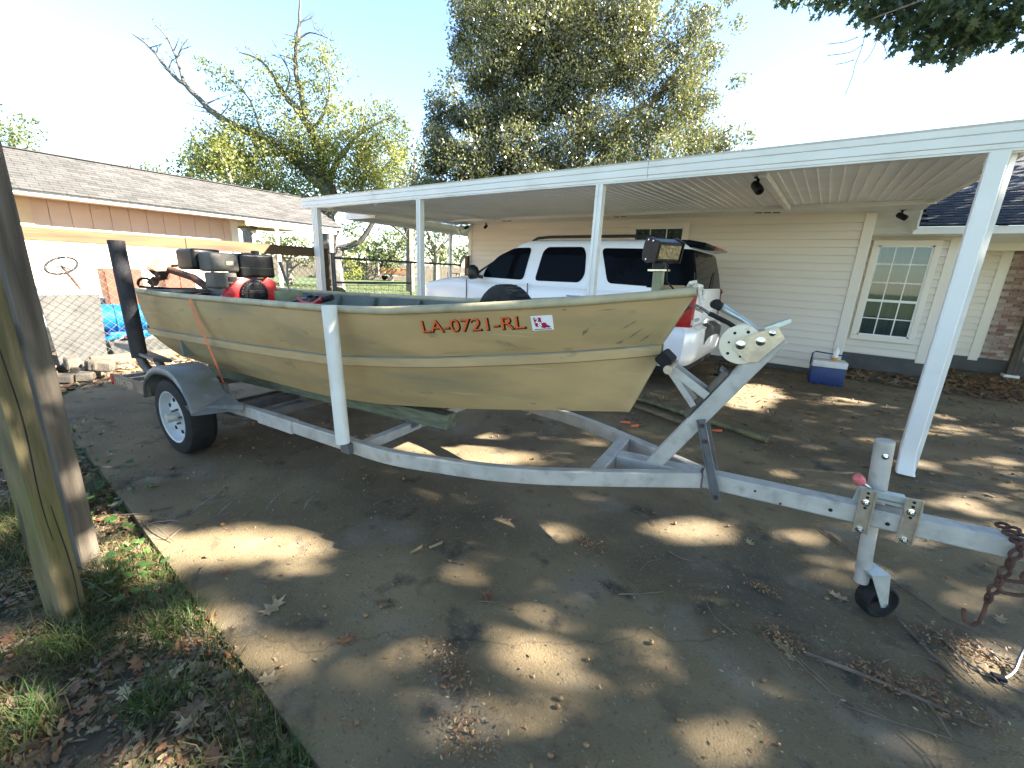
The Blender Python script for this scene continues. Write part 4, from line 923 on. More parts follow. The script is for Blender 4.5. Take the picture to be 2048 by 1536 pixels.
hb_ = tag(T().tube([(-4.55+.06*cos(a), -.60+.03*cos(a), .87+.05*sin(a)) for a in np.linspace(-.6, 3.6, 12)]+[(-4.5, -.45, .83), (-4.35, -.3, .828)], .011, 8).build('hose', 'rubber', smooth=True), 'short black hose loop at the stern corner of the boat', 'hose')
sp = thing('spare_tyre', 'spare tyre with white rim standing inside the boat amidships', 'tyre', tuple(tw((-1.42, .28, .27))))
sc_ = V(-1.40, .28, .61); sa = nrm((-.45, -.9, 0))
ty = T().lathe([(.2, -.09), (.24, -.096), (.285, -.085), (.303, -.062), (.306, 0), (.303, .062), (.285, .085), (.24, .096), (.2, .09), (.195, 0), (.2, -.09)], sc_, sa, 44, cap=False).build('tyre', 'rubber', sp, smooth=True)
for k in range(36):
    a = 2*pi*k/36; u = nrm(np.cross(sa, V(0, 0, 1))); w = np.cross(sa, u); d = u*cos(a)+w*sin(a); e = np.cross(sa, d)
    T().box(sc_+d*.305, (.1, .018, .008), (sa, e, d)).build('tread_block', 'rubber', ty)
T().lathe([(.205, .07), (.19, .075), (.18, .03), (.1, .045), (0, .045)], sc_, sa, 32, cap=False).build('rim', 'white_rim', ty, smooth=True)
# light bar on the bow
lb = thing('light_bar', 'black LED light bar with amber lens on a short post at the bow', 'lamp', tuple(tw((-.335, -.02, .87))))
T().lathe([(.028, 0), (.028, .125)], (-.335, -.02, .875), (0, 0, 1), 20).build('post', 'olive', lb, smooth=True)
T().bb((-.38, -.065, 1.0), (-.29, .025, 1.008)).build('mount_plate', 'zinc', lb)
T().bb((-.365, -.05, 1.008), (-.305, .01, 1.05)).build('mount_block', 'black_plastic', lb, bevel=.006)
fd = nrm((.80, -.60, -.22)); sd = nrm(np.cross(V(0, 0, 1), fd)); ud = np.cross(fd, sd); lc = V(-.325, -.02, 1.097)
prof = [(-.045, -.02), (-.038, -.045), (-.01, -.055), (.03, -.045), (.045, -.045), (.045, .045), (.03, .045), (-.01, .055), (-.038, .045), (-.045, .02)]
lh = T().prism(prof, lc-sd*.075, fd, ud, sd, .15).build('housing', 'black_plastic', lb, bevel=.004)
T().box(lc+fd*.047, (.006, .125, .062), (fd, sd, ud)).build('lens', 'lens_amber', lb)
for s in (-1, 1):
    T().prism([(q[0]*1.12, q[1]*1.12) for q in prof], lc+sd*s*.078-sd*.003, fd, ud, sd, .006).build('end_plate', 'black_plastic', lb)
    for (a, b) in ((-.02, .045), (.015, .045), (-.01, -.045)): T().lathe([(.005, 0), (.005, .003), (0, .004)], lc+sd*s*.082+fd*a+ud*b, sd*s, 8).build('screw', 'chrome', lh)
for k in range(5): T().box(lc-fd*.03+ud*(-.04+k*.02), (.05, .14, .004), (fd, sd, ud)).build('cooling_fin', 'black_plastic', lh)
T().tube([(-.29, -.04, 1.04), (-.29, -.06, .99), (-.285, -.06, .95), (-.25, -.03, .91), (-.24, 0, .895)], .0045, 6).build('cable', 'rubber', lb, smooth=True)
# bow rope
T_r = T().tube([(-.20, .03, .925), (-.165, .01, .935), (-.14, -.01, .915), (-.13, -.02, .87), (-.128, -.02, .84), (-.118, -.02, .87), (-.12, .01, .905), (-.15, .03, .93)], .0095, 8).tube([(-.195, .02, .93), (-.185, -.005, .945), (-.165, .01, .95), (-.17, .035, .935), (-.19, .03, .93)], .010, 8).tube([(-.165, .0, .925), (-.15, -.02, .935), (-.135, .005, .93), (-.15, .025, .92), (-.165, .0, .925)], .010, 8)
tag(T_r.build('bow_rope', 'rope', smooth=True), 'knotted white rope looped from the bow handle to the winch hook', 'rope')
# boat strap
stp = thing('tie_down_strap', 'orange ratchet strap over the boat down to the trailer frame', 'strap', tuple(tw((-3.4, -.6, .05))))
def ribbon(pts, w, wd): 
    m = T(); rows = [[V(p)-V(wd)*w/2 for p in pts], [V(p)+V(wd)*w/2 for p in pts]]
    m.grid(rows); m.grid([[q+V(0, 0, .002) for q in r] for r in rows]); return m
ribbon([(-3.38, -.62, .04), (-3.62, -.672, .735), (-3.62, -.67, .80), (-3.60, -.6, .818), (-3.55, 0, .815), (-3.5, .6, .812), (-3.48, .665, .80), (-3.3, .62, .05)], .03, (1, 0, 0)).build('webbing', 'orange_strap', stp)
T().bb((-3.42, -.66, .05), (-3.36, -.62, .14)).build('ratchet', 'steel_pipe', stp, bevel=.004)

# ================================================================ PARKED SUV (own frame: s forward from the rear, w to the camera side, z up)
SX, SYC = -1.30, 6.71
def cw_(p): return V(SX-p[0], SYC-p[1], p[2])
def S(): return MB(xf=cw_)
suv = thing('parked_suv', 'large white sport utility vehicle with dark windows parked under the carport', 'car', (SX-2.6, SYC, 0))
# lower body: half sections lofted along s
st_s = [(0., .90, .46, 1.34), (.04, .95, .42, 1.35), (.15, .985, .40, 1.36), (.5, 1.0, .38, 1.36), (1.2, 1.005, .37, 1.36), (2.4, 1.005, .36, 1.345), (3.4, 1.0, .36, 1.33), (3.8, .995, .36, 1.35), (4.1, .99, .36, 1.36), (4.55, .97, .36, 1.31), (4.85, .95, .34, 1.25), (5.0, .90, .33, 1.19), (5.10, .80, .34, 1.08), (5.13, .68, .38, .98)]
def sec(s, hw, zb, zt):
    crown = .02 if s < 3.7 else .05
    pts = [(0, zb), (.80*hw, zb), (.93*hw, zb+.03), (.985*hw, zb+.12), (hw, .62), (hw*1.0, .80), (hw*.995, 1.0), (hw*.985, zt-.14), (hw*.965, zt-.05), (hw*.92, zt-.012), (hw*.75, zt+crown*.3), (hw*.4, zt+crown*.8), (0, zt+crown)]
    return [V(s, y, z) for y, z in pts]
rows = []
for a in st_s: rows.append(sec(*a))
L_ = [[V(p[0], -p[1], p[2]) for p in r[::-1]]+r[1:] for r in rows]
S().grid(L_).add(L_[0], [tuple(range(len(L_[0])))]).add(L_[-1], [tuple(range(len(L_[-1])))]).build('body', 'car_white', suv, smooth=True)
# greenhouse: stacked plan rings
def ring(s0, s1, hw, z, n=40, rr=.18, nose=.0):
    P = []
    for (cx, cy, a0) in ((s1-rr, hw-rr, 0), (s0+rr, hw-rr, 90), (s0+rr, -hw+rr, 180), (s1-rr, -hw+rr, 270)):
        for k in range(8):
            a = radians(a0+k*90/7); P.append(V(cx+rr*cos(a), cy+rr*sin(a), z))
    return P
rings = [ring(.0, 4.0, .975, 1.30), ring(.0, 3.75, .97, 1.36), ring(.05, 3.4, .92, 1.60), ring(.12, 3.02, .865, 1.84), ring(.17, 2.9, .835, 1.92), ring(.22, 2.8, .79, 1.97), ring(.34, 2.65, .70, 2.0), ring(.7, 2.3, .45, 2.025, rr=.17), ring(1.2, 1.8, .2, 2.032, rr=.1)]
m = S(); vs = [p for r in rings for p in r]; n = 32
m.add(vs, [(i*n+k, i*n+(k+1) % n, (i+1)*n+(k+1) % n, (i+1)*n+k) for i in range(len(rings)-1) for k in range(n)]+[tuple((len(rings)-1)*n+k for k in range(n))])
cab = m.build('cab', 'car_white', suv, smooth=True)
def gw(z): return float(np.interp(z, [1.30, 1.36, 1.60, 1.84, 1.92, 1.97], [.975, .97, .92, .865, .835, .79]))
def roundpoly(P, r=.07, k=4):
    out = []; n = len(P)
    for i in range(n):
        a, b, c = V(P[i-1]), V(P[i]), V(P[(i+1) % n]); d1 = nrm(a-b); d2 = nrm(c-b); q = min(r, np.linalg.norm(a-b)*.45, np.linalg.norm(c-b)*.45)
        p0, p2 = b+d1*q, b+d2*q
        for j in range(k+1): t = j/k; out.append(tuple((1-t)**2*p0+2*t*(1-t)*b+t*t*p2))
    return out
def side_glass(P, sgn, name='window'):
    Q = roundpoly(P); m = S()
    zc = np.linspace(min(p[1] for p in Q), max(p[1] for p in Q), 2)
    c = (sum(p[0] for p in Q)/len(Q), sum(p[1] for p in Q)/len(Q))
    for k_, off, mt in ((1.0, .007, 'car_glass'),):
        rings_ = []
        for f in (1.0, .75, .5, .25):
            rings_.append([V(c[0]+(p[0]-c[0])*f, sgn*(gw(c[1]+(p[1]-c[1])*f)+off), c[1]+(p[1]-c[1])*f) for p in Q])
        n = len(Q); vs = [p for r in rings_ for p in r]+[V(c[0], sgn*(gw(c[1])+off), c[1])]
        fs = [(i*n+k, i*n+(k+1) % n, (i+1)*n+(k+1) % n, (i+1)*n+k) for i in range(3) for k in range(n)]+[(3*n+k, 3*n+(k+1) % n, 4*n) for k in range(n)]
        o = S().add(vs, fs).build(name, mt, cab, smooth=True)
    return o
W1 = [(3.44, 1.385), (2.60, 1.375), (2.53, 1.88), (2.86, 1.87), (3.16, 1.74), (3.40, 1.52)]
W2 = [(2.38, 1.375), (1.60, 1.385), (1.53, 1.5), (1.57, 1.80), (1.63, 1.895), (2.24, 1.89), (2.31, 1.82)]
W3 = [(1.34, 1.88), (.36, 1.875), (.20, 1.40), (.6, 1.39), (1.16, 1.40)]
for sgn in (1, -1):
    for Wd in (W1, W2, W3): side_glass(Wd, sgn)
    # dark rear pillar glass wrapping to the tailgate
    m = S()
    for (z0_, z1_) in ((1.375, 1.60), (1.60, 1.84), (1.84, 1.88)):
        q = []
        for z in (z0_, z1_):
            g = gw(z); s0 = float(np.interp(z, [1.36, 1.60, 1.84, 1.92], [.0, .05, .12, .17]))
            q.append(V(.60, sgn*(g+.004), z))
            for k in range(8):
                a = radians(90+k*90/7); q.append(V(s0+.18+.185*cos(a), sgn*(g-.18+.185*sin(a)), z))
        m.add(q, [(k, k+1, 9+k+1, 9+k) for k in range(8)])
    m.build('rear_pillar_glass', 'car_glass', cab, smooth=True)
# windscreen, rear window, spoiler
S().add([(3.82, -.84, 1.385), (3.82, .84, 1.385), (3.05, .70, 1.855), (3.05, -.70, 1.855)], [(0, 1, 2, 3)]).build('windscreen', 'car_glass', cab)
tg_ = [(-.79, 1.385), (.79, 1.385), (.74, 1.60), (-.74, 1.60), (.685, 1.84), (-.685, 1.84), (.67, 1.88), (-.67, 1.88)]
S().add([(float(np.interp(z, [1.36, 1.60, 1.84, 1.92], [.0, .05, .12, .17]))-.006, w, z) for w, z in tg_], [(0, 1, 2, 3), (3, 2, 4, 5), (5, 4, 6, 7)]).build('rear_window', 'car_glass', cab)
S().tube([(-.015, -.05, 1.40), (.02, -.25, 1.55), (.035, -.38, 1.62)], .008, 6).build('wiper', 'car_trim', cab)
spo = S().prism([(.5, 2.0), (.2, 2.0), (.0, 1.965), (-.04, 1.94), (.0, 1.92), (.2, 1.90), (.5, 1.93)], (0, -.74, 0), (1, 0, 0), (0, 0, 1), (0, 1, 0), 1.48).build('spoiler', 'car_glass', cab, bevel=.02, seg=2, smooth=True)
S().bb((-.047, -.26, 1.93), (-.02, .26, 1.95)).build('brake_lamp', 'tail_red', spo)
for sgn in (-1, 1):
    S().tube([(.55, sgn*.66, 1.995), (.65, sgn*.67, 2.045), (1.0, sgn*.68, 2.055), (2.3, sgn*.68, 2.05), (2.55, sgn*.67, 2.035), (2.65, sgn*.66, 1.99)], .022, 8).build('roof_rail', 'car_trim', suv, smooth=True)
S().prism([(-.05, 0), (.05, 0), (-.02, .06)], (2.5, -.01, 2.005), (1, 0, 0), (0, 0, 1), (0, 1, 0), .02).build('antenna', 'car_trim', suv)
for sgn in (1, -1):
    mi = S().lathe([(0, -.12), (.07, -.11), (.10, -.06), (.105, 0), (.095, .06), (.05, .11), (0, .12)], (3.52, sgn*1.13, 1.46), (.25, 0, 1), 16).build('door_mirror', 'car_trim', suv, smooth=True)
    S().beam((3.46, sgn*.95, 1.38), (3.5, sgn*1.1, 1.40), .06, .05).build('mirror_arm', 'car_trim', mi, bevel=.01)
    for s0 in (2.72, 1.66):
        hd = S().tube([(s0-.11, sgn*1.008, 1.19), (s0-.09, sgn*1.035, 1.19), (s0+.09, sgn*1.035, 1.19), (s0+.11, sgn*1.008, 1.19)], .014, 8).build('door_handle', 'chrome', suv, smooth=True)
    for sl2 in (3.78, 2.49, 1.45):
        S().bb((sl2-.003, sgn*1.0-.01, .5), (sl2+.003, sgn*1.0+.007, 1.33)).build('door_seam', 'dark_gap', suv)
    # tail lamp wrapping the corner
    tl = S(); q = []
    zs_ = [.90, 1.0, 1.2, 1.375]; off = [.985, .985, .975, .955]
    for z, o in zip(zs_, off):
        q.append([V(.34, sgn*(o+.022), z), V(.17, sgn*(o+.02), z), V(.05, sgn*(o-.02), z), V(-.015, sgn*(o-.06), z), V(-.02, sgn*(o-.17), z)])
    t_ = tl.grid(q).build('tail_lamp', 'tail_red', suv, smooth=True)
    S().bb((-.03, min(sgn*.82, sgn*.92), .93), (-.018, max(sgn*.82, sgn*.92), 1.0)).build('reverse_lamp', 'tail_clear', t_)
    # wheels
    for s0 in (1.1, 4.15):
        w_ = S().lathe([(.24, -.12), (.36, -.12), (.385, -.09), (.39, 0), (.385, .09), (.36, .12), (.24, .12)], (s0, sgn*.905, .39), (0, 1, 0), 36, cap=False).build('wheel', 'rubber', suv, smooth=True)
        S().lathe([(.25, sgn*.10), (.235, sgn*.12), (.2, sgn*.08), (.06, sgn*.10), (0, sgn*.10)], (s0, sgn*.905, .39), (0, 1, 0), 28, cap=False).build('rim', 'chrome', w_, smooth=True)
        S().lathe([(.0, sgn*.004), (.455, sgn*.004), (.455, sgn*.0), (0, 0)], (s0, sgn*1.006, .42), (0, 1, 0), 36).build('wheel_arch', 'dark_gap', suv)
# the arch disc must sit behind the wheel: pull wheels out a little
# tailgate details and bumper
S().bb((-.012, -.80, .93), (.02, .80, 1.365)).build('tailgate', 'car_white', suv, bevel=.012, seg=2, smooth=True)
S().bb((-.018, -.34, 1.0), (-.011, .30, 1.22)).build('plate_recess', 'car_white', suv, bevel=.004)
S().bb((-.026, -.92, 1.31), (-.014, -.84, 1.35)).build('latch', 'car_trim', suv)
vs, fs = text_mesh('YUKON', .085)
S().add([(-.0145, .74-v[0], .955+v[1]*.8) for v in vs], fs).build('lettering', 'car_trim', suv)
bp = []
for (z, o, hw) in ((.34, .02, .93), (.40, -.06, .98), (.50, -.10, 1.0), (.66, -.115, 1.01), (.82, -.115, 1.005), (.86, -.10, .99), (.90, -.02, .97)):
    r = []
    for k in range(25):
        u = -1+2*k/24; r.append(V(o+.16*max(0, abs(u)-.72)**1.6*6+ (.0), u*hw, z))
    r = [V(.34, -hw, z)]+r+[V(.34, hw, z)]; bp.append(r)
S().grid(bp).build('rear_bumper', 'car_white', suv, smooth=True)
pad = S(); q0 = []
for z, o in ((.72, -.118), (.83, -.118), (.862, -.105), (.905, -.03)): q0.append([V(o-.006, u*.56-.14, z-.10*abs(u)**4*(1 if z < .8 else .3)) for u in np.linspace(-1, 1, 15)])
pad.grid(q0).build('bumper_step', 'car_trim', suv, smooth=True)
S().bb((.0, -.9, .28), (.4, .9, .36)).bb((.3, -.86, .24), (5.2, .86, .37)).build('underbody', 'dark_gap', suv)
S().tube([(.15, -.55, .27), (-.06, -.58, .27)], .03, 10).build('exhaust_tip', 'rust', suv)

# wire crate behind the car
wcr = thing('wire_crate', 'small black wire crate on the slab behind the car bumper', 'crate', (-.95, 7.5, 0))
m = MB()
for z in (.03, .12, .21):
    m.tube([(-1.15, 7.35, z), (-.75, 7.35, z), (-.75, 7.7, z), (-1.15, 7.7, z)], .006, 5, closed=True)
for k in range(7):
    for yy in (7.35, 7.7): m.tube([(-1.15+k*.0667, yy, .01), (-1.15+k*.0667, yy, .21)], .004, 4)
m.build('frame', 'black_plastic', wcr)
MB().bb((-1.13, 7.37, .01), (-.77, 7.68, .04)).build('tray', 'black_plastic', wcr)
# cooler and bottle
co = thing('cooler', 'small blue cooler with white lid and raised handle by the house corner', 'cooler', (.31, 8.3, 0))
MB().prism([(-.22, -.16), (.22, -.16), (.22, .16), (-.22, .16)], (.32, 8.27, .0), (cos(.12), sin(.12), 0), (-sin(.12), cos(.12), 0), (0, 0, 1), .27).build('body', 'cooler_blue', co, bevel=.02, seg=2, smooth=True)
MB().prism([(-.225, -.165), (.225, -.165), (.225, .165), (-.225, .165)], (.32, 8.27, .272), (cos(.12), sin(.12), 0), (-sin(.12), cos(.12), 0), (0, 0, 1), .10).build('lid', 'cooler_white', co, bevel=.015, seg=2, smooth=True)
a_, b_ = V(cos(.12), sin(.12), 0), V(-sin(.12), cos(.12), 0); c_ = V(.32, 8.27, 0)
MB().tube([c_-a_*.235+V(0, 0, .28), c_-a_*.235+V(0, 0, .46)-b_*.02, c_-a_*.2+V(0, 0, .49)-b_*.02, c_+a_*.2+V(0, 0, .46)-b_*.02, c_+a_*.25+V(0, 0, .45)-b_*.02], .012, 8).build('handle', 'cooler_blue', co, smooth=True)
bo = thing('spray_bottle', 'clear plastic squeeze bottle with orange liquid standing on the cooler lid', 'bottle', tuple(c_+V(.06, 0, .372)))
bc = c_+V(.06, 0, .372)
MB().lathe([(.04, 0), (.042, .01), (.042, .05)], bc, (0, 0, 1), 16).build('liquid', 'orange_liquid', bo, smooth=True)
MB().lathe([(.042, .05), (.042, .16), (.03, .19), (.014, .205), (.014, .22)], bc, (0, 0, 1), 16).build('body', 'bottle', bo, smooth=True)
MB().lathe([(.016, .22), (.016, .235), (.006, .25), (.004, .28), (0, .28)], bc, (0, 0, 1), 12).build('nozzle', 'decal_white', bo, smooth=True)
# poles lying behind the trailer
def pole(p, q, r, label, mat, nodes=6):
    p, q = V(p), V(q); P = []; R = []
    for k in range(nodes*3+1):
        t = k/(nodes*3); P.append(p+(q-p)*t+V(0, 0, .004*sin(t*9))); R.append(r*(1.12 if k % 3 == 0 else 1.0))
    return tag(MB().tube(P, R, 10).build('cane_pole', mat, smooth=True), label, 'pole', 'cane poles lying on the slab')
pole((-3.1, 5.55, .034), (-.15, 4.56, .034), .032, 'thickest dark green cane pole lying behind the trailer tongue', 'bamboo_green')
pole((-3.0, 5.40, .024), (-.72, 4.44, .024), .022, 'thin dark cane pole nearest the boat bow', 'bamboo_green')
pole((-2.9, 5.32, .02), (-.92, 4.50, .02), .018, 'pale brown cane pole lying between the green canes', 'timber')
for (x, y, a) in ((-1.42, 4.12, .2), (-1.30, 4.10, .9), (-.6, 4.55, .4)):
    tag(MB().add([(x-.05*cos(a), y-.05*sin(a), .006), (x+.06*cos(a), y+.02, .008), (x+.05*cos(a), y+.05, .03), (x-.04, y+.03, .012)], [(0, 1, 2, 3)]).build('orange_scrap', 'orange_strap'), 'scrap of orange flagging tape by the cane poles', 'tape', 'orange tape scraps')

# ================================================================ CLUTTER BEHIND THE CHAIN LINK FENCE
mo = thing('riding_mower', 'white riding mower with dark steering wheel behind the chain link fence', 'mower', (-9.6, 1.5, -.05))
MB().prism([(-.2, .35), (.55, .35), (.55, .78), (.45, .88), (.05, .96), (-.15, .96), (-.2, .88)], (-9.9, 1.25, 0), (0, 1, 0), (0, 0, 1), (1, 0, 0), .55).build('hood', 'mower_white', mo, bevel=.05, seg=3, smooth=True)
MB().bb((-9.9, 1.0, .2), (-9.3, 2.1, .36)).build('deck', 'grey_tote', mo, bevel=.03)
MB().prism([(-.2, .5), (.2, .5), (.22, .56), (.2, 1.0), (.16, 1.02), (.1, .62), (-.2, .6)], (-9.85, .55, 0), (0, -1, 0), (0, 0, 1), (1, 0, 0), .45).build('seat', 'black_plastic', mo, bevel=.03)
ws = V(-9.5, 1.40, 1.27); wa = nrm((.5, -.4, .75)); u_ = nrm(np.cross(wa, V(0, 0, 1))); v_ = np.cross(wa, u_)
sw = MB().tube([ws+.19*(u_*cos(a)+v_*sin(a)) for a in np.linspace(0, 2*pi, 28)[:-1]], .016, 8, closed=True).build('steering_wheel', 'rubber', mo, smooth=True)
for a in (.5, 2.6, 4.7): MB().tube([ws, ws+.18*(u_*cos(a)+v_*sin(a))], .014, 6).build('spoke', 'steel_pipe', sw)
MB().tube([ws, ws-wa*.5], .02, 8).build('steering_column', 'rust', mo)
for (yy, r_) in ((1.0, .2), (1.95, .16)):
    for xx in (-9.93, -9.32): MB().lathe([(.06, -.06), (r_*.9, -.06), (r_, -.03), (r_, .03), (r_*.9, .06), (.06, .06)], (xx, yy, r_-.02), (1, 0, 0), 22).build('wheel', 'rubber', mo, smooth=True)
tag(MB().add([(-8.17, .98, -.01), (-8.17, 1.46, -.01), (-8.43, 1.56, .90), (-8.43, .96, .90), (-8.14, .98, -.01), (-8.14, 1.46, -.01), (-8.40, 1.56, .91), (-8.40, .96, .91)], [(0, 1, 2, 3), (4, 7, 6, 5), (0, 4, 5, 1), (1, 5, 6, 2), (2, 6, 7, 3), (3, 7, 4, 0)]).build('leaning_sheet', 'grey_board'), 'stained grey sheet panel leaning against the mower behind the fence', 'panel')
bl = thing('blue_drum', 'bright blue plastic drum lying behind the chain link fence', 'drum', (-8.8, 1.85, 0))
MB().lathe([(.0, -.26), (.19, -.26), (.21, -.24), (.21, -.10), (.222, -.085), (.21, -.07), (.21, .07), (.222, .085), (.21, .10), (.21, .24), (.19, .26), (0, .26)], (-8.8, 1.85, .52), (.15, 1, 0), 28).build('body', 'blue_tarp', bl, smooth=True)
MB().bb((-9.0, 1.62, -.01), (-8.62, 2.08, .32)).build('cradle', 'blue_sign', bl, bevel=.02)
tag(MB().add([(-8.2, 1.55, -.01), (-8.2, 2.3, -.01), (-8.5, 2.3, -.01), (-8.5, 1.55, -.01), (-8.15, 1.5, .26), (-8.15, 2.35, .26), (-8.55, 2.35, .26), (-8.55, 1.5, .26)], [(0, 3, 2, 1), (0, 1, 5, 4), (1, 2, 6, 5), (2, 3, 7, 6), (3, 0, 4, 7)]).build('grey_tub', 'grey_tote', bevel=.01), 'dark grey open tub behind the fence next to the blue drum', 'tub')
for k in range(9):
    q = V(-8.28-random.random()*.2, 1.55+random.random()*.5, .26); mt = random.choice(['blue_tarp', 'decal_white', 'red_knob', 'blue_tarp'])
    tag(MB().box(q+V(0, 0, .02), (.12, .16, .05), (nrm((1, random.uniform(-.5, .5), .3)), nrm((random.uniform(-.5, .5), 1, .2)), V(0, 0, 1))).build('plastic_bag', mt, bevel=.015), {'blue_tarp': 'crumpled blue plastic bag on the grey tub', 'decal_white': 'crumpled white plastic bag on the grey tub', 'red_knob': 'crumpled pink plastic bag on the grey tub'}[mt], 'bag', 'plastic bags in the tub')
def cabinet(x, y0, y1, h, label):
    t = thing('red_cabinet', label, 'cabinet', (x, (y0+y1)/2, -.05))
    MB().bb((x-.4, y0, -.05), (x, y1, h)).build('body', 'red_cabinet', t, bevel=.008)
    ym = (y0+y1)/2
    for a, b in ((y0+.02, ym-.01), (ym+.01, y1-.02)): 
        d = MB().bb((x, a, .03), (x+.015, b, h-.05)).build('door', 'red_cabinet', t, bevel=.004)
        MB().bb((x+.015, b-.05, h*.5), (x+.03, b-.03, h*.5+.1)).build('handle', 'chrome', d)
cabinet(-11.0, 2.15, 2.72, 1.2, 'tall rusty red metal cabinet against the garage wall')
cabinet(-11.0, 3.05, 3.6, 1.14, 'lower rusty red metal cabinet further along the garage wall')
tag(MB().bb((-8.02, 1.25, -.02), (-7.9, 4.7, .1)).build('edging_timber', 'timber', bevel=.008), 'weathered edging timber along the foot of the chain link fence', 'timber')
rb = random.Random(5)
for k in range(11):
    c = V(-7.25+rb.uniform(-.35, .3), .80+rb.uniform(-.12, .42), .05+(.11 if k > 6 else 0)); a = rb.uniform(0, 3)
    tag(MB().box(c, (rb.uniform(.18, .3), rb.uniform(.12, .2), rb.uniform(.09, .13)), (nrm((cos(a), sin(a), rb.uniform(-.25, .25))), nrm((-sin(a), cos(a), rb.uniform(-.25, .25))), nrm((0, .1, 1)))).build('broken_block', 'concrete_rubble', bevel=.015), 'broken concrete block lying on top of the rubble heap' if k > 6 else 'broken concrete block at the foot of the rubble heap by the fence corner', 'block', 'rubble heap blocks')

# ================================================================ FAR YARD
fence = thing('picket_fence', 'tall weathered plank fence along the far side of the yard', 'fence', (-38, 34, -.07))
def far_fence(a, b, h):
    a, b = V(a), V(b); L = np.linalg.norm(b-a); d = (b-a)/L; nrm_ = V(-d[1], d[0], 0); m = MB(); k = int(L/.16)
    for i in range(k):
        p = a+d*(i+.5)*L/k; hh = h+random.uniform(-.05, .05); m.box(p+V(0, 0, hh/2-.07)+nrm_*random.uniform(-.01, .01), (.145, .02, hh), (d, nrm_, V(0, 0, 1)))
    stuff(m.build('picket', 'fence_wood', fence))
far_fence((-50, 12, 0), (-41, 28.5, 0), 1.9); far_fence((-41, 28.5, 0), (-33, 44.5, 0), 1.75); far_fence((-33, 44.5, 0), (-18, 52, 0), 1.75)
fb = thing('rust_brown_boat', 'rust brown boat on a small trailer in the far yard', 'boat', (-37, 30.5, 0))
d = nrm((.30, .95, 0)); n_ = V(-d[1], d[0], 0); c = V(-37.2, 30.8, 0)
rows = []
for k in range(15):
    t = -2.3+4.6*k/14; q = 1-max(0, (t-.4)/1.95)**2; w = .75*max(.03, q); zz = .62+.35*max(0, (t-.5)/1.8)**2
    rows.append([c+d*t+n_*w+V(0, 0, 1.22+.1*max(0, t/2.3)), c+d*t+n_*w*.85+V(0, 0, zz+.25), c+d*t+n_*w*.6+V(0, 0, zz), c+d*t-n_*w*.6+V(0, 0, zz), c+d*t-n_*w*.85+V(0, 0, zz+.25), c+d*t-n_*w+V(0, 0, 1.22+.1*max(0, t/2.3))])
MB().grid(rows).add(rows[0], [tuple(range(6))]).build('hull', 'far_boat', fb, smooth=True)
MB().beam(c-d*2.4+n_*.5+V(0, 0, .5), c+d*2.9+V(0, 0, .5), .08, .1).beam(c-d*2.4-n_*.5+V(0, 0, .5), c+d*2.9+V(0, 0, .5), .08, .1).build('trailer_frame', 'steel_pipe', fb)
for s in (-1, 1): MB().lathe([(.1, -.08), (.3, -.08), (.32, 0), (.3, .08), (.1, .08)], c-d*1.2+n_*.85*s+V(0, 0, .27), n_, 20).build('wheel', 'rubber', fb, smooth=True)
MB().tube([c-d*2.4-n_*.8+V(0, 0, .5), c-d*2.4-n_*.8+V(0, 0, 1.9)], .05, 8).build('guide_pole', 'pvc', fb)
MB().bb(c-d*1.9-V(.2, .2, 0)+V(0, 0, 1.15), c-d*1.9+V(.2, .2, 1.75)).build('outboard', 'black_plastic', fb, bevel=.06)
tb_ = thing('yard_table', 'pale timber work table standing in the far yard beside the boat', 'table', (-33.5, 36.5, 0))
MB().bb((-34.6, 35.6, .95), (-32.6, 37.2, 1.05)).build('top', 'timber', tb_)
for (x, y) in ((-34.5, 35.7), (-32.7, 35.7), (-34.5, 37.1), (-32.7, 37.1)): MB().bb((x-.06, y-.06, -.07), (x+.06, y+.06, .95)).build('leg', 'timber', tb_)
shd = thing('far_house', 'small white gabled house beyond the far plank fence', 'house', (-36, 62, -.07))
MB().bb((-40, 58, -.07), (-33, 64, 2.2)).build('wall', 'white_paint', shd)
MB().add([(-40.4, 57.6, 2.1), (-32.6, 57.6, 2.1), (-32.6, 61, 3.6), (-40.4, 61, 3.6), (-32.6, 64.4, 2.1), (-40.4, 64.4, 2.1)], [(0, 1, 2, 3), (3, 2, 4, 5), (1, 4, 2), (0, 3, 5)]).build('roof', 'shingle_b', shd)
tag(MB().tube([(-30.5, 26.2, 1.7), (-30.5, 26.2, 3.0)], .006, 5).lathe([(.3, 0), (.34, .05), (.1, .16), (0, .2)], (-30.5, 26.2, 1.7), (0, 0, 1), 14).build('hanging_feeder', 'blue_sign', smooth=True), 'small blue dish hanging from the tree limb in the far yard', 'feeder')

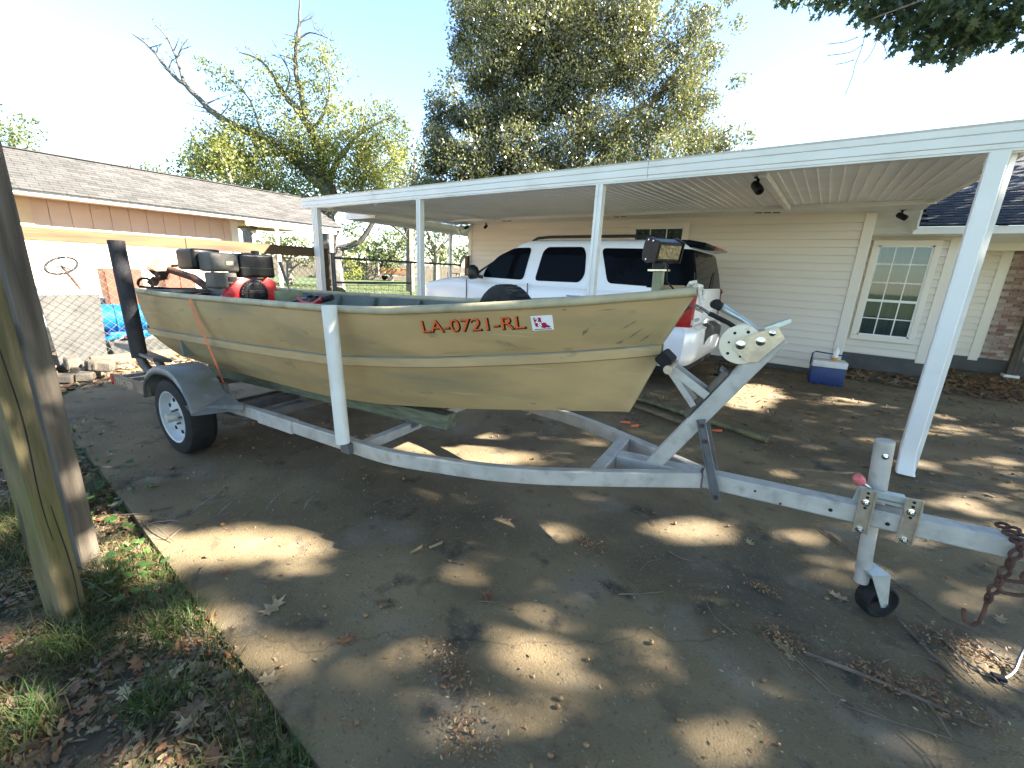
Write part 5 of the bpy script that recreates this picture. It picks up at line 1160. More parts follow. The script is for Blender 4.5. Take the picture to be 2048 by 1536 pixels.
# tree limb and clump positions in metres (x, y, z, radius)
LT_LIMBS=[
([(-22.05, 13.86, -0.01), (-22.15, 13.79, 1.65), (-22.19, 13.76, 3.21), (-22.18, 13.77, 4.72), (-22.28, 13.7, 5.57)],0.52,0.4),
([(-22.29, 13.69, 5.4), (-23.27, 13.01, 6.3), (-24.05, 12.46, 7.2), (-25.27, 11.6, 7.76), (-26.46, 10.77, 8.39), (-27.21, 10.25, 9.13), (-27.75, 9.87, 9.76), (-28.21, 9.55, 10.17), (-28.96, 9.02, 11.31), (-29.59, 8.58, 11.84)],0.3,0.03),
([(-27.75, 9.87, 9.76), (-27.96, 9.72, 10.93), (-28.28, 9.5, 11.86), (-28.63, 9.25, 12.25)],0.08,0.02),
([(-27.98, 9.71, 10.83), (-27.64, 9.95, 11.43), (-27.38, 10.13, 11.74)],0.05,0.015),
([(-22.28, 13.7, 5.57), (-22.47, 13.57, 7.1), (-22.91, 13.26, 8.45), (-23.66, 12.73, 9.53), (-24.1, 12.42, 10.38), (-24.56, 12.1, 11.0), (-25.38, 11.53, 11.29)],0.28,0.02),
([(-22.82, 13.32, 8.23), (-23.02, 13.18, 9.78), (-23.14, 13.1, 11.07), (-22.91, 13.26, 12.33), (-22.76, 13.36, 13.55), (-22.91, 13.25, 14.13)],0.17,0.02),
([(-23.0, 13.19, 11.81), (-22.45, 13.58, 12.25), (-21.51, 14.23, 11.94)],0.06,0.015),
([(-22.14, 13.8, 5.45), (-21.3, 14.39, 7.16), (-20.41, 15.0, 8.13), (-19.14, 15.9, 8.83)],0.2,0.03),
([(-22.03, 13.88, 2.18), (-20.84, 14.71, 2.72), (-20.09, 15.23, 3.83), (-19.26, 15.81, 3.5), (-18.71, 16.2, 2.94)],0.2,0.03),
([(-22.44, 13.59, 5.87), (-23.66, 12.73, 6.76), (-24.94, 11.83, 6.74), (-25.61, 11.37, 6.42), (-26.14, 10.99, 5.84)],0.14,0.03),
([(-24.36, 12.24, 7.35), (-24.83, 11.92, 8.02), (-25.13, 11.7, 9.24), (-25.68, 11.31, 9.87)],0.09,0.02),
([(-23.66, 12.73, 9.53), (-23.39, 12.92, 10.41), (-23.73, 12.68, 11.25)],0.06,0.015),
([(-22.74, 13.37, 7.78), (-22.04, 13.86, 8.95), (-21.76, 14.06, 10.28), (-22.11, 13.82, 11.33)],0.1,0.02),
]
LT_CL=[ (-27.10,10.33,10.91,0.46,0.5),(-26.73,10.58,10.57,0.63,0.6),(-26.01,11.09,10.28,0.71,0.7),(-25.70,11.31,9.76,0.71,0.7),(-26.51,10.74,9.82,0.51,0.5),(-22.91,13.26,11.39,1.00,0.6),(-23.82,12.62,10.07,1.29,0.7),(-21.96,13.92,10.48,1.43,0.8),(-22.64,13.45,9.36,1.57,0.8),(-24.26,12.31,8.50,1.57,0.7),(-21.23,14.43,8.54,1.71,1.0),(-19.76,15.46,8.84,1.29,1.0),(-25.74,11.28,7.28,2.00,1.0),(-27.08,10.33,6.63,1.57,1.0),(-24.12,12.41,6.31,2.57,1.1),(-21.33,14.36,6.45,2.57,1.2),(-22.77,13.35,7.32,2.00,1.0),(-19.82,15.42,7.00,2.00,1.1),(-27.91,9.76,5.99,1.14,0.8),(-24.78,11.95,10.77,0.80,0.5),(-21.71,14.10,11.35,0.86,0.5),(-25.59,11.38,8.77,1.00,0.6),(-18.95,16.03,8.20,0.86,0.7),(-22.08,13.83,11.75,0.57,0.4),(-26.28,10.90,6.20,1.71,1.1),(-20.30,15.08,5.31,1.71,1.0) ]
OK_LIMBS=[
([(-9.28, 17.92, 1.25), (-9.5, 17.76, 3.2), (-9.69, 17.63, 4.65)],0.55,0.42),
([(-9.69, 17.63, 4.65), (-9.48, 17.78, 6.65), (-9.66, 17.65, 7.96), (-10.34, 17.18, 9.21), (-10.77, 16.87, 10.93)],0.3,0.06),
([(-9.68, 17.64, 4.44), (-10.85, 16.82, 5.99), (-11.62, 16.28, 7.49), (-12.03, 15.99, 9.3), (-12.42, 15.72, 10.85)],0.26,0.05),
([(-9.6, 17.69, 4.65), (-8.74, 18.29, 6.3), (-7.69, 19.03, 8.16), (-7.06, 19.47, 8.65), (-6.22, 20.06, 10.12), (-5.88, 20.3, 11.33)],0.26,0.04),
([(-9.48, 17.78, 6.65), (-10.4, 17.13, 8.84), (-9.81, 17.54, 9.02), (-9.31, 17.9, 9.08)],0.1,0.03),
([(-7.69, 19.03, 8.16), (-7.15, 19.41, 7.9), (-5.86, 20.31, 7.22), (-4.59, 21.2, 6.9)],0.14,0.03),
([(-9.65, 17.66, 4.03), (-11.32, 16.49, 4.56), (-12.95, 15.34, 5.08), (-14.04, 14.58, 6.41), (-14.39, 14.34, 7.72)],0.22,0.03),
([(-11.62, 16.28, 7.49), (-12.69, 15.53, 8.73), (-13.56, 14.92, 9.75)],0.12,0.03),
([(-9.66, 17.65, 7.96), (-8.55, 18.43, 10.0), (-8.2, 18.68, 11.56)],0.14,0.03),
]
OK_CL=[ (-13.57,14.92,10.62,0.83),(-13.73,14.80,9.92,0.71),(-13.33,15.08,11.31,0.95),(-13.10,15.25,11.82,1.07),(-13.04,15.29,9.07,1.07),(-12.65,15.56,10.32,1.31),(-12.26,15.83,11.19,1.43),(-12.03,15.99,9.30,1.43),(-11.40,16.43,10.38,1.67),(-11.64,16.27,11.89,1.43),(-10.63,16.97,11.27,1.67),(-10.70,16.92,9.72,1.67),(-10.04,17.38,12.29,1.43),(-9.75,17.59,10.46,1.67),(-9.17,17.99,11.51,1.43),(-8.85,18.22,9.63,1.55),(-8.31,18.60,11.05,1.43),(-7.83,18.93,9.51,1.31),(-7.69,19.03,11.41,0.95),(-7.25,19.34,10.41,1.07),(-7.62,19.08,12.25,0.83),(-6.72,19.71,8.66,1.07),(-6.26,20.03,10.46,0.83),(-6.02,20.20,11.16,0.71),(-5.84,20.32,11.67,0.60),(-5.68,20.44,9.79,0.76),(-6.28,20.02,9.23,0.95),(-5.44,20.61,10.50,0.52),(-5.74,20.39,8.35,0.95),(-5.20,20.78,8.74,0.60),(-9.78,17.57,8.51,1.55),(-10.95,16.75,8.08,1.55),(-12.15,15.91,7.84,1.31),(-13.00,15.31,7.42,1.07),(-13.70,14.82,7.76,0.83),(-14.39,14.34,7.91,0.67),(-14.57,14.22,7.15,0.71),(-14.22,14.46,6.40,0.95),(-14.57,14.21,5.80,0.83),(-13.50,14.96,5.85,1.31),(-12.44,15.70,6.10,1.43),(-11.22,16.56,6.36,1.55),(-9.99,17.42,6.43,1.55),(-8.84,18.23,7.44,1.55),(-7.61,19.09,7.32,1.43),(-6.59,19.80,7.56,1.07),(-5.51,20.56,7.23,1.07),(-4.81,21.05,7.18,0.83),(-4.42,21.32,6.91,0.60),(-8.36,18.56,5.92,1.43),(-6.97,19.54,6.19,1.19),(-9.38,17.85,5.27,1.43),(-10.80,16.86,5.00,1.43),(-12.22,15.86,4.72,1.43),(-13.67,14.85,4.64,1.19),(-14.75,14.09,4.79,0.95),(-13.32,15.09,5.27,0.71),(-11.54,16.34,5.56,0.71),(-5.79,20.36,6.64,0.95) ]
BG_A=[ (-22.14,18.68,7.28,1.50),(-21.39,19.21,8.01,1.33),(-21.78,18.93,6.32,1.50),(-22.43,18.47,5.44,1.33),(-20.91,19.54,5.80,1.33) ]
BG_B=[ (-25.27,9.16,5.74,1.05),(-24.41,9.76,6.44,1.05),(-23.93,10.10,5.37,1.31),(-25.57,8.95,4.96,0.92),(-22.98,10.77,4.98,1.31),(-22.02,11.44,4.58,1.31),(-21.00,12.15,4.86,1.18),(-24.60,9.63,4.67,1.05) ]
BG_C=[ (-38.36,4.88,8.10,1.24),(-37.71,5.33,7.38,0.93),(-39.02,4.42,7.19,1.39),(-38.40,4.85,6.84,1.24) ]
BG_D=[ (-56.21,15.58,9.58,1.18),(-54.83,16.54,9.34,0.96),(-57.28,14.83,9.21,0.96) ]
BG_E=[ (-36.95,30.28,3.60,2.46),(-38.25,29.37,3.03,2.19),(-35.24,31.48,3.19,2.19),(-39.98,28.16,2.68,1.92),(-37.85,29.65,2.04,1.92),(-36.07,30.90,4.64,1.64) ]
BG_F=[ (-27.06,25.00,5.16,1.20),(-26.23,25.58,4.06,1.20),(-27.40,24.76,4.00,1.07),(-25.24,26.28,4.50,1.50),(-24.41,26.85,4.93,1.29),(-25.90,25.81,2.92,1.07),(-26.91,25.11,2.86,1.07) ]
BG_G=[ (-40.10,42.73,3.56,1.73),(-41.72,41.59,3.15,1.52),(-38.48,43.86,3.96,1.93),(-37.43,44.60,5.27,1.93) ]
BG_H=[ (-26.27,18.23,0.93,0.71),(-26.66,17.95,1.75,0.79),(-27.00,17.72,0.56,0.64) ]
BG_I=[ (-26.57,18.02,3.86,1.00),(-25.72,18.62,4.38,0.89),(-26.18,18.29,3.08,0.89) ]
BG_J=[ (8.59,42.64,7.76,1.25),(9.21,43.07,8.39,1.25),(9.39,43.20,9.58,1.61),(9.04,42.95,8.97,1.07) ]
BG_K=[ (2.42,12.68,5.24,0.38),(2.43,12.69,4.96,0.32),(2.40,12.67,4.67,0.27),(2.21,12.54,4.66,0.19),(2.67,12.85,4.81,0.43) ]
BG_L=[ (-30.58,15.21,2.19,1.07),(-29.71,15.82,2.56,1.07),(-29.21,16.17,1.60,0.89),(-31.09,14.86,2.81,1.07) ]
OV_CL=[ (-0.92,6.19,4.57,0.13),(-0.78,6.29,4.55,0.12),(-0.59,6.42,4.49,0.13),(-0.38,6.57,4.57,0.17),(-0.14,6.74,4.51,0.19),(-0.22,6.68,4.44,0.12),(0.08,6.89,4.52,0.23),(0.02,6.85,4.38,0.19),(0.30,7.05,4.35,0.27),(0.20,6.98,4.18,0.15),(0.40,7.12,4.49,0.30),(0.62,7.27,4.36,0.30),(0.53,7.21,4.17,0.23),(0.46,7.16,4.09,0.12),(0.74,7.35,4.08,0.15),(0.82,7.41,4.47,0.30),(0.83,7.42,4.23,0.20),(1.00,7.53,4.47,0.27),(1.00,7.54,4.29,0.19),(1.12,7.62,4.36,0.15),(1.19,7.67,4.58,0.27),(1.35,7.78,4.35,0.20),(0.81,7.41,4.65,0.33),(0.09,6.90,4.66,0.33) ]
OV_TW= [[(-0.14, 6.74, 4.37), (-0.13, 6.74, 4.14), (-0.16, 6.72, 3.94), (-0.16, 6.72, 3.84), (-0.19, 6.7, 3.64)], [(-0.13, 6.74, 4.14), (-0.23, 6.67, 4.06), (-0.43, 6.53, 4.02)], [(-0.19, 6.7, 4.21), (-0.3, 6.63, 4.16), (-0.45, 6.52, 4.13)], [(-0.18, 6.71, 3.99), (-0.26, 6.66, 3.96), (-0.34, 6.6, 3.94)], [(-0.0, 6.83, 4.29), (-0.01, 6.83, 4.19), (-0.04, 6.81, 4.05), (-0.09, 6.77, 3.96)], [(0.0, 6.84, 4.2), (0.06, 6.88, 4.15), (0.11, 6.91, 4.06)]]
SUN_GAPS=[ (-2.274,0.772,0.344,0.281,-0.201,0.083),(-0.664,1.201,0.113,0.088,-0.055,0.086),(-1.300,1.730,0.103,0.085,-0.083,0.105),(-1.048,1.938,0.075,0.061,-0.048,0.079),(-0.451,1.769,0.087,0.070,-0.021,0.059),(-0.284,1.765,0.112,0.089,-0.021,0.076),(-0.116,1.790,0.090,0.071,-0.012,0.061),(-0.342,2.572,0.163,0.134,-0.032,0.144),(-1.046,0.574,0.126,0.097,-0.045,0.029),(-1.180,0.702,0.081,0.063,-0.041,0.027),(-0.408,1.526,0.087,0.068,-0.020,0.052),(-0.283,1.414,0.088,0.068,-0.027,0.079),(-0.711,1.445,0.136,0.108,-0.046,0.080),(-1.225,1.347,0.083,0.067,-0.046,0.049),(-0.567,0.953,0.083,0.064,-0.035,0.050),(-0.693,0.738,0.128,0.098,-0.032,0.033),(-1.840,0.514,0.082,0.065,-0.093,0.035),(-1.589,0.535,0.062,0.048,-0.089,0.039),(-1.938,0.841,0.115,0.093,-0.060,0.030),(-2.536,2.530,0.371,0.333,-0.231,0.230),(-1.967,2.541,0.284,0.249,-0.101,0.126),(-0.519,6.485,0.334,0.328,-0.088,0.734),(-0.342,9.150,0.378,0.406,-0.040,0.601),(1.237,4.365,0.177,0.149,0.033,0.163),(1.585,5.516,0.200,0.174,0.040,0.177),(1.963,9.304,0.492,0.489,0.071,0.408),(0.614,7.260,0.289,0.280,0.015,0.350),(0.887,2.356,0.106,0.083,0.048,0.212),(0.939,2.901,0.130,0.104,0.020,0.098),(-2.613,0.418,0.095,0.077,-0.263,0.064),(0.284,2.613,0.135,0.109,-0.000,0.117),(0.022,1.324,0.124,0.095,-0.011,0.064),(0.182,2.904,0.152,0.125,-0.003,0.091),(-0.350,1.914,0.090,0.072,-0.010,0.036),(-1.043,0.877,0.077,0.060,-0.024,0.021),(-2.595,0.538,0.099,0.081,-0.157,0.045),(1.382,6.436,0.290,0.265,0.041,0.252),(2.316,8.907,0.326,0.316,0.079,0.360),(0.974,4.916,0.132,0.115,0.016,0.122),(1.108,9.323,0.364,0.373,0.037,0.440),(-3.495,0.301,0.054,0.045,-0.323,0.050),(1.031,3.568,0.133,0.109,0.015,0.080) ]

# ================================================================ TREES
def leaf_quads(cl, n_per_m3, size, asp=.5, shell=.35, flat=.0, droop=0.):
    """diamond leaves spread through clumps (x,y,z,r[,weight]); returns (n*4,3)"""
    out = []
    for c in cl:
        r = c[3]; w = c[4] if len(c) > 4 else 1.
        n = max(8, int(n_per_m3*w*r**2*12))
        d = RNG.normal(size=(n, 3)); d /= np.linalg.norm(d, axis=1)[:, None]
        rad = r*(shell+(1-shell)*RNG.random(n))**.75*RNG.uniform(.75, 1.12, n)
        # uneven outline: lobes pushed in and out along a few random directions
        ax_ = RNG.normal(size=(5, 3)); ax_ /= np.linalg.norm(ax_, axis=1)[:, None]
        lob = np.clip((d@ax_.T), 0, 1)**4
        rad = rad*(.72+.5*lob.max(axis=1))
        p = np.array(c[:3])+d*rad[:, None]*np.array([1, 1, .85])
        u = RNG.normal(size=(n, 3)); u[:, 2] -= droop; u /= np.linalg.norm(u, axis=1)[:, None]
        v = np.cross(u, RNG.normal(size=(n, 3))); v /= np.linalg.norm(v, axis=1)[:, None]
        s = size*RNG.uniform(.6, 1.3, n)[:, None]
        q = np.stack([p-u*s*.5, p+v*s*asp*.5, p+u*s*.5, p-v*s*asp*.5], 1); out.append(q.reshape(-1, 3))
    return np.concatenate(out)
def limbs_mesh(m, limbs, twigs=True, tr=random.Random(2), nside=9):
    for (P, r0, r1) in limbs:
        Q = smooth_path(P, 4); k = len(Q); R = [r0+(r1-r0)*(i/(k-1))**.8 for i in range(k)]
        wob = [q+V(tr.uniform(-1, 1), tr.uniform(-1, 1), tr.uniform(-.5, .5))*R[i]*.35 for i, q in enumerate(Q)]
        wob[0] = Q[0]
        m.tube(wob, R, nside)
        if twigs:
            for i in range(3, k):
                if tr.random() < .6:
                    a = wob[i]; d = nrm(V(tr.uniform(-1, 1), tr.uniform(-1, 1), tr.uniform(-.2, 1))); L = tr.uniform(.6, 1.6)*(.5+R[i]*3)
                    b = a+d*L*.5+V(0, 0, .1); e = a+d*L+V(tr.uniform(-.3, .3), tr.uniform(-.3, .3), .25)
                    m.tube([a, b, e], [min(R[i]*.5, .05), .02, .006], 5)
                    for _ in range(2):
                        e2 = b+nrm(V(tr.uniform(-1, 1), tr.uniform(-1, 1), tr.uniform(-.3, 1)))*L*.45; m.tube([b, (b+e2)/2+V(0, 0, .03), e2], [.014, .009, .004], 4)
    return m
def crown(name, quads, mats, parent, weights=None):
    ob = raw_mesh(name, quads, 0, mats, 4, org=parent['_o'])
    if len(mats) > 1:
        n = len(quads)//4; ob.data.polygons.foreach_set('material_index', RNG.choice(len(mats), n, p=weights).astype(np.int32))
    ob.parent = parent; ob.location = (0, 0, 0)
    return ob
# thin, half bare tree at left
t1 = thing('thinning_tree', 'half bare spreading tree with pale limbs above the garage roof', 'tree', tuple(V(LT_LIMBS[0][0][0])))
limbs_mesh(MB(), LT_LIMBS).build('trunk', 'bark_pale', t1, smooth=True)
crown('crown', leaf_quads([(*c[:4], c[4]*(1.7 if c[2] < 8.5 else .95)) for c in LT_CL], 42, .15), ['tree_leaf', 'tree_leaf_yellow'], t1, [.7, .3])
t2 = thing('live_oak', 'large dense evergreen oak rising behind the carport roof', 'tree', (OK_LIMBS[0][0][0][0], OK_LIMBS[0][0][0][1], -.07))
OK_LIMBS[0] = ([(OK_LIMBS[0][0][0][0], OK_LIMBS[0][0][0][1], -.1)]+OK_LIMBS[0][0], .62, .42)
limbs_mesh(MB(), OK_LIMBS).build('trunk', 'bark', t2, smooth=True)
_cl = []
for c in OK_CL:      # give the crown depth: each clump gets a companion before and behind it
    _cl.append((c[0], c[1], c[2], c[3], 1.15*(1.7 if c[0]*_rh.x+c[1]*_rh.y < -.4 and c[2] < 9.5 else 1)))
    for sgn in (-1, 1):
        k = sgn*RNG.uniform(.8, 2.2); _cl.append((c[0]-_fh.x*k+RNG.normal()*.3, c[1]-_fh.y*k+RNG.normal()*.3, c[2]+RNG.normal()*.2, c[3]*.85, .55))
crown('crown', leaf_quads(_cl, 92, .13, .5), ['oak_leaf', 'tree_leaf'], t2, [.78, .22])
def bg_tree(name, label, cl, mats, w, dens, size, group=None, trunk=True):
    cx = sum(c[0] for c in cl)/len(cl); cy = sum(c[1] for c in cl)/len(cl)
    t = thing(name, label, 'tree' if 'shrub' not in name else 'shrub', (cx, cy, -.07), group)
    if trunk:
        top = max(cl, key=lambda c: c[2]); m = MB(); m.tube([(cx, cy, -.1), (cx*.999, cy, top[2]*.5), (top[0], top[1], top[2])], [.28, .2, .04], 8)
        for c in cl: m.tube([(cx, cy, min(c[2], top[2])*.55), (c[0], c[1], c[2])], [.09, .02], 5)
        m.build('trunk', 'bark', t, smooth=True)
    c2 = []
    for c in cl:
        c2.append((*c, 1.)); k = RNG.normal(size=3)*c[3]*.6; c2.append((c[0]+k[0], c[1]+k[1], c[2]+k[2]*.4, c[3]*.8, .7))
    crown('crown', leaf_quads(c2, dens, size, .55), mats, t, w)
bg_tree('dark_evergreen', 'dark evergreen tree between the thinning tree and the oak', BG_A, ['oak_leaf', 'tree_leaf'], [.8, .2], 18, .19)
bg_tree('hedge_shrub', 'dense green shrub mass rising behind the garage roof ridge', BG_B, ['tree_leaf', 'tree_leaf_yellow'], [.8, .2], 26, .16)
bg_tree('leafy_tree', 'blue green tree top above the left end of the garage roof', BG_C, ['bg_leaf'], None, 12, .2)
bg_tree('distant_tree', 'small distant tree top just over the garage ridge', BG_D, ['bg_leaf'], None, 6, .3)
bg_tree('rounded_shrub', 'rounded pale green shrub beside the far plank fence', BG_E, ['bg_leaf', 'tree_leaf_yellow'], [.8, .2], 7, .3)
bg_tree('hanging_tree', 'dark leafy tree hanging over the far yard behind the carport posts', BG_F, ['oak_leaf', 'tree_leaf'], [.6, .4], 9, .24)
bg_tree('distant_tree', 'yellow green tree far beyond the plank fence and white house', BG_G, ['tree_leaf_yellow', 'bg_leaf'], [.5, .5], 5, .36)
bg_tree('sucker_shrub', 'bright yellow green shrub at the foot of the thinning tree', BG_H, ['tree_leaf_yellow'], None, 20, .17, trunk=False)
bg_tree('low_branch_shrub', 'green foliage on the low limb of the thinning tree', BG_I, ['tree_leaf', 'bg_leaf'], [.5, .5], 12, .2, trunk=False)
bg_tree('street_tree', 'yellow green tree above the dark shingle roof at the right', BG_J, ['tree_leaf', 'tree_leaf_yellow'], [.6, .4], 14, .2)
bg_tree('roadside_tree', 'green tree behind the garage porch opening', BG_L, ['tree_leaf', 'oak_leaf'], [.6, .4], 14, .2)
# far wood closing the horizon beyond the fences (one mass)
wq = []
for k in range(46):
    a = radians(-118+k*4.9); R_ = RNG.uniform(85, 110); wq.append((R_*sin(a), R_*cos(a), RNG.uniform(1, 3.2), RNG.uniform(3.5, 6.0), .5))
fw = raw_mesh('far_wood', leaf_quads(wq, 1.6, .95, .7), 0, ['bg_leaf'], 4); stuff(fw); fw['label'] = 'far wood closing the horizon'; fw['category'] = 'wood'

# shade tree to the right: its crown dapples the drive, one limb hangs into the picture
t3 = thing('shade_oak', 'oak overhanging from the right with lobed dark leaves at the top right corner', 'tree', (9.5, 6.6, -.07))
trunk3 = [([(9.5, 6.6, -.1), (9.4, 6.6, 1.6), (9.3, 6.5, 3.2), (9.2, 6.4, 4.6)], .42, .3),
          ([(9.2, 6.4, 4.4), (7.4, 6.3, 5.3), (5.0, 6.2, 5.4), (3.0, 6.0, 5.2), (1.6, 5.8, 4.85)], .17, .03),
          ([(2.6, 5.95, 5.1), (1.3, 5.75, 4.8), (.5, 5.65, 4.5), (-.3, 5.6, 4.35), (-.75, 5.55, 4.45)], .05, .008),
          ([(1.4, 5.8, 4.8), (.9, 5.6, 4.3), (.55, 5.5, 3.95)], .03, .008),
          ([(9.2, 6.4, 4.6), (8.6, 5.0, 6.5), (7.6, 3.2, 7.8)], .22, .05), ([(9.2, 6.4, 4.6), (10.6, 8.0, 6.6), (11.8, 9.6, 8.2)], .22, .05),
          ([(9.2, 6.4, 4.6), (11.3, 5.4, 6.6), (13.2, 4.6, 8.4)], .22, .05), ([(9.2, 6.4, 4.6), (9.4, 6.8, 7.2), (9.2, 7.4, 9.4)], .24, .05),
          ([(8.6, 5.0, 6.5), (6.4, 5.2, 7.0), (5.0, 4.6, 7.4)], .12, .03)]
limbs_mesh(MB(), trunk3, twigs=False).build('trunk', 'bark', t3, smooth=True)
m = MB()
for P in OV_TW: m.tube(smooth_path(P, 3), [.006]+[.004]*((len(P)-1)*3), 5)
m.tube([(.55, 5.5, 3.95), OV_TW[0][0]], .007, 5)
m.build('hanging_twig', 'twig', t3)
# lobed leaves where the limb shows
lobe = [(0, -.5), (.05, -.32), (.24, -.36), (.12, -.18), (.34, -.08), (.13, .06), (.28, .26), (.09, .24), (.05, .5), (-.06, .25), (-.27, .28), (-.12, .07), (-.33, -.06), (-.12, -.17), (-.23, -.37), (-.05, -.31)]
lv = np.array([(x, y, 0) for x, y in lobe])
out = []
for c in OV_CL:
    n = int(12+c[3]*c[3]*1500)
    for _ in range(n):
        d = RNG.normal(size=3); d /= np.linalg.norm(d); p = np.array(c[:3])+d*c[3]*RNG.random()**.5*np.array([1.0, 1.5, .9])
        u = nrm(RNG.normal(size=3)*.8+np.array([0, 0, -1.0])); w_ = nrm(np.cross(u, RNG.normal(size=3))); nn_ = np.cross(u, w_)
        s = RNG.uniform(.09, .15); cur = RNG.uniform(-.3, .3)
        out.append(p+(lv[:, :1]*w_+lv[:, 1:2]*u+(lv[:, 1:2]**2*cur)*nn_)*s)
ol = raw_mesh('hanging_leaves', np.concatenate(out), 0, ['near_leaf', 'near_leaf_yellow'], 16, org=t3['_o']); ol.parent = t3; ol.location = (0, 0, 0); stuff(ol)
ol.data.polygons.foreach_set('material_index', (RNG.random(len(out)) < .012).astype(np.int32))
# crown proper: leaf clumps, with the gaps the light on the ground shows
NCL = 3000
g = np.stack([RNG.uniform(-6.5, 6.0, NCL), RNG.uniform(-3.0, 10.5, NCL)], 1); zc = RNG.uniform(5.0, 10.0, NCL)
sx_, sy_ = SUN.x/SUN.z, SUN.y/SUN.z
cc = np.stack([g[:, 0]+sx_*zc, g[:, 1]+sy_*zc, zc], 1)
cc = cc[(cc[:, 0] > .24*cc[:, 1]+.8) & ((cc[:, 0]-8.8)**2+(cc[:, 1]-6.2)**2 < 8.6**2)]
# unseen clumps added over the drive and behind the viewer to block skylight
NB = 1900
bz = RNG.uniform(6.0, 9.5, NB); bc_ = np.stack([RNG.uniform(-7, 16, NB), RNG.uniform(-4.5, 6.0, NB), bz], 1)
bc_ = bc_[(bc_[:, 1] < 4.2+.3*np.maximum(0, bc_[:, 0]-2)) & (((bc_-np.array([0, 0, 1.5]))@np.array([_fh.x*sin(radians(-31)), _fh.y*sin(radians(-31)), cos(radians(31))])) > .6)]
bc_ = bc_[bc_[:, 1]-sy_*bc_[:, 2] < .8+.0*bc_[:, 0]]
cc = np.concatenate([cc, bc_])
per = 46
P = (cc[:, None, :]+RNG.normal(size=(len(cc), per, 3))*np.array([.30, .30, .22])).reshape(-1, 3)
gx, gy = P[:, 0]-sx_*P[:, 2], P[:, 1]-sy_*P[:, 2]
keep = np.ones(len(P), bool)
BRIGHT = (0, 1, 2, 3, 4, 5, 6, 7, 19, 20, 21, 27, 29, 35)
for gi, (hx, hy, ax0, ay0, bx0, by0) in enumerate(SUN_GAPS):
    if gi == 0: bx0, by0, hy = bx0*.75, by0*.75, hy+.04
    det = ax0*by0-ay0*bx0; dx, dy = gx-hx, gy-hy
    a = (dx*by0-dy*bx0)/det; b = (dy*ax0-dx*ay0)/det
    keep &= ((a*a+b*b) > ((.98 if gi in BRIGHT else .9)+.3*RNG.random(len(P)))**2) | ((RNG.random(len(P)) < .16) & (gi not in BRIGHT))
for _k in range(260):       # many small chinks between the clumps
    hx, hy, hr = (RNG.uniform(-3.6, 4.0), RNG.uniform(.6, 8.6), RNG.uniform(.025, .09)) if _k < 195 else (RNG.uniform(-4.0, -.2), RNG.uniform(-.7, .6), RNG.uniform(.05, .14))
    keep &= ((gx-hx)**2+((gy-hy)*RNG.uniform(.7, 1.3))**2 > (hr*(.9+.4*RNG.random(len(P))))**2) | (RNG.random(len(P)) < .12)
P = P[keep]
u = RNG.normal(size=P.shape); u /= np.linalg.norm(u, axis=1)[:, None]; v = np.cross(u, RNG.normal(size=P.shape)); v /= np.linalg.norm(v, axis=1)[:, None]
s = RNG.uniform(.10, .19, len(P))[:, None]
crown('crown', np.stack([P-u*s*.5, P+v*s*.33, P+u*s*.5, P-v*s*.33], 1).reshape(-1, 3), ['near_leaf', 'tree_leaf'], t3, [.8, .2])

# ================================================================ VERGE: GRASS, LITTER, IVY
def vh(x, y): return -.035+.012*np.sin(3.1*x+1.3*y)+.010*np.sin(7.3*y-2*x)+.007*np.sin(13*x+9*y)-np.where(np.asarray(y) > .5, .03, 0)
def blades(n, xr, yr, hmin, hmax, w, zb=-.055, cond=None):
    x = RNG.uniform(*xr, n); y = RNG.uniform(*yr, n)
    if cond is not None:
        k = cond(x, y); x, y = x[k], y[k]
    n = len(x); h = RNG.uniform(hmin, hmax, n); a = RNG.uniform(0, 2*pi, n); lean = RNG.uniform(.2, 1.3, n)*h; la = RNG.uniform(0, 2*pi, n)
    b = np.stack([x, y, vh(x, y)-.005 if zb is None else np.full(n, zb)], 1); wv = np.stack([np.cos(a), np.sin(a), np.zeros(n)], 1)*w
    ld = np.stack([np.cos(la), np.sin(la), np.zeros(n)], 1)*lean[:, None]; up = np.array([0, 0, 1.])*h[:, None]
    mid = b+ld*.35+up*.65; tip = b+ld+up*.85
    return np.stack([b-wv, b+wv, mid+wv*.7, mid-wv*.7], 1).reshape(-1, 3), np.stack([mid-wv*.7, mid+wv*.7, tip+wv*.08, tip-wv*.08], 1).reshape(-1, 3)
tn = lambda x, y: (np.sin(x*5.1+y*3)+np.sin(y*7.7-x*2.3)+RNG.normal(size=len(x))*.8 > -.1)
def grassy(name, n, xr, yr, h0, h1, w, mats, wt, cond=None, zb=-.055):
    a, b = blades(n, xr, yr, h0, h1, w, zb, cond); o = raw_mesh(name, np.concatenate([a, b]), 0, mats, 4)
    k = RNG.choice(len(mats), len(a)//4, p=wt).astype(np.int32); o.data.polygons.foreach_set('material_index', np.concatenate([k, k])); return stuff(o)
o = grassy('verge_grass', 52000, (-3.8, .2), (-.8, .56), .025, .12, .0016, ['grass', 'grass_dry'], [.82, .18], lambda x, y: (y < .455-.024*np.minimum(0, x+.6)) & tn(x, y), None); o['label'] = 'rough grass growing through the leaf litter'; o['category'] = 'grass'
o = grassy('lawn_grass', 26000, (-30, -8.7), (4.5, 24), .03, .09, .012, ['grass', 'grass_dry'], [.85, .15], None, -.07); o['label'] = 'mown lawn behind the gate'; o['category'] = 'grass'
oval = np.array([(0, -.5), (.16, -.25), (.2, .05), (.12, .3), (0, .5), (-.12, .3), (-.2, .05), (-.16, -.25)])
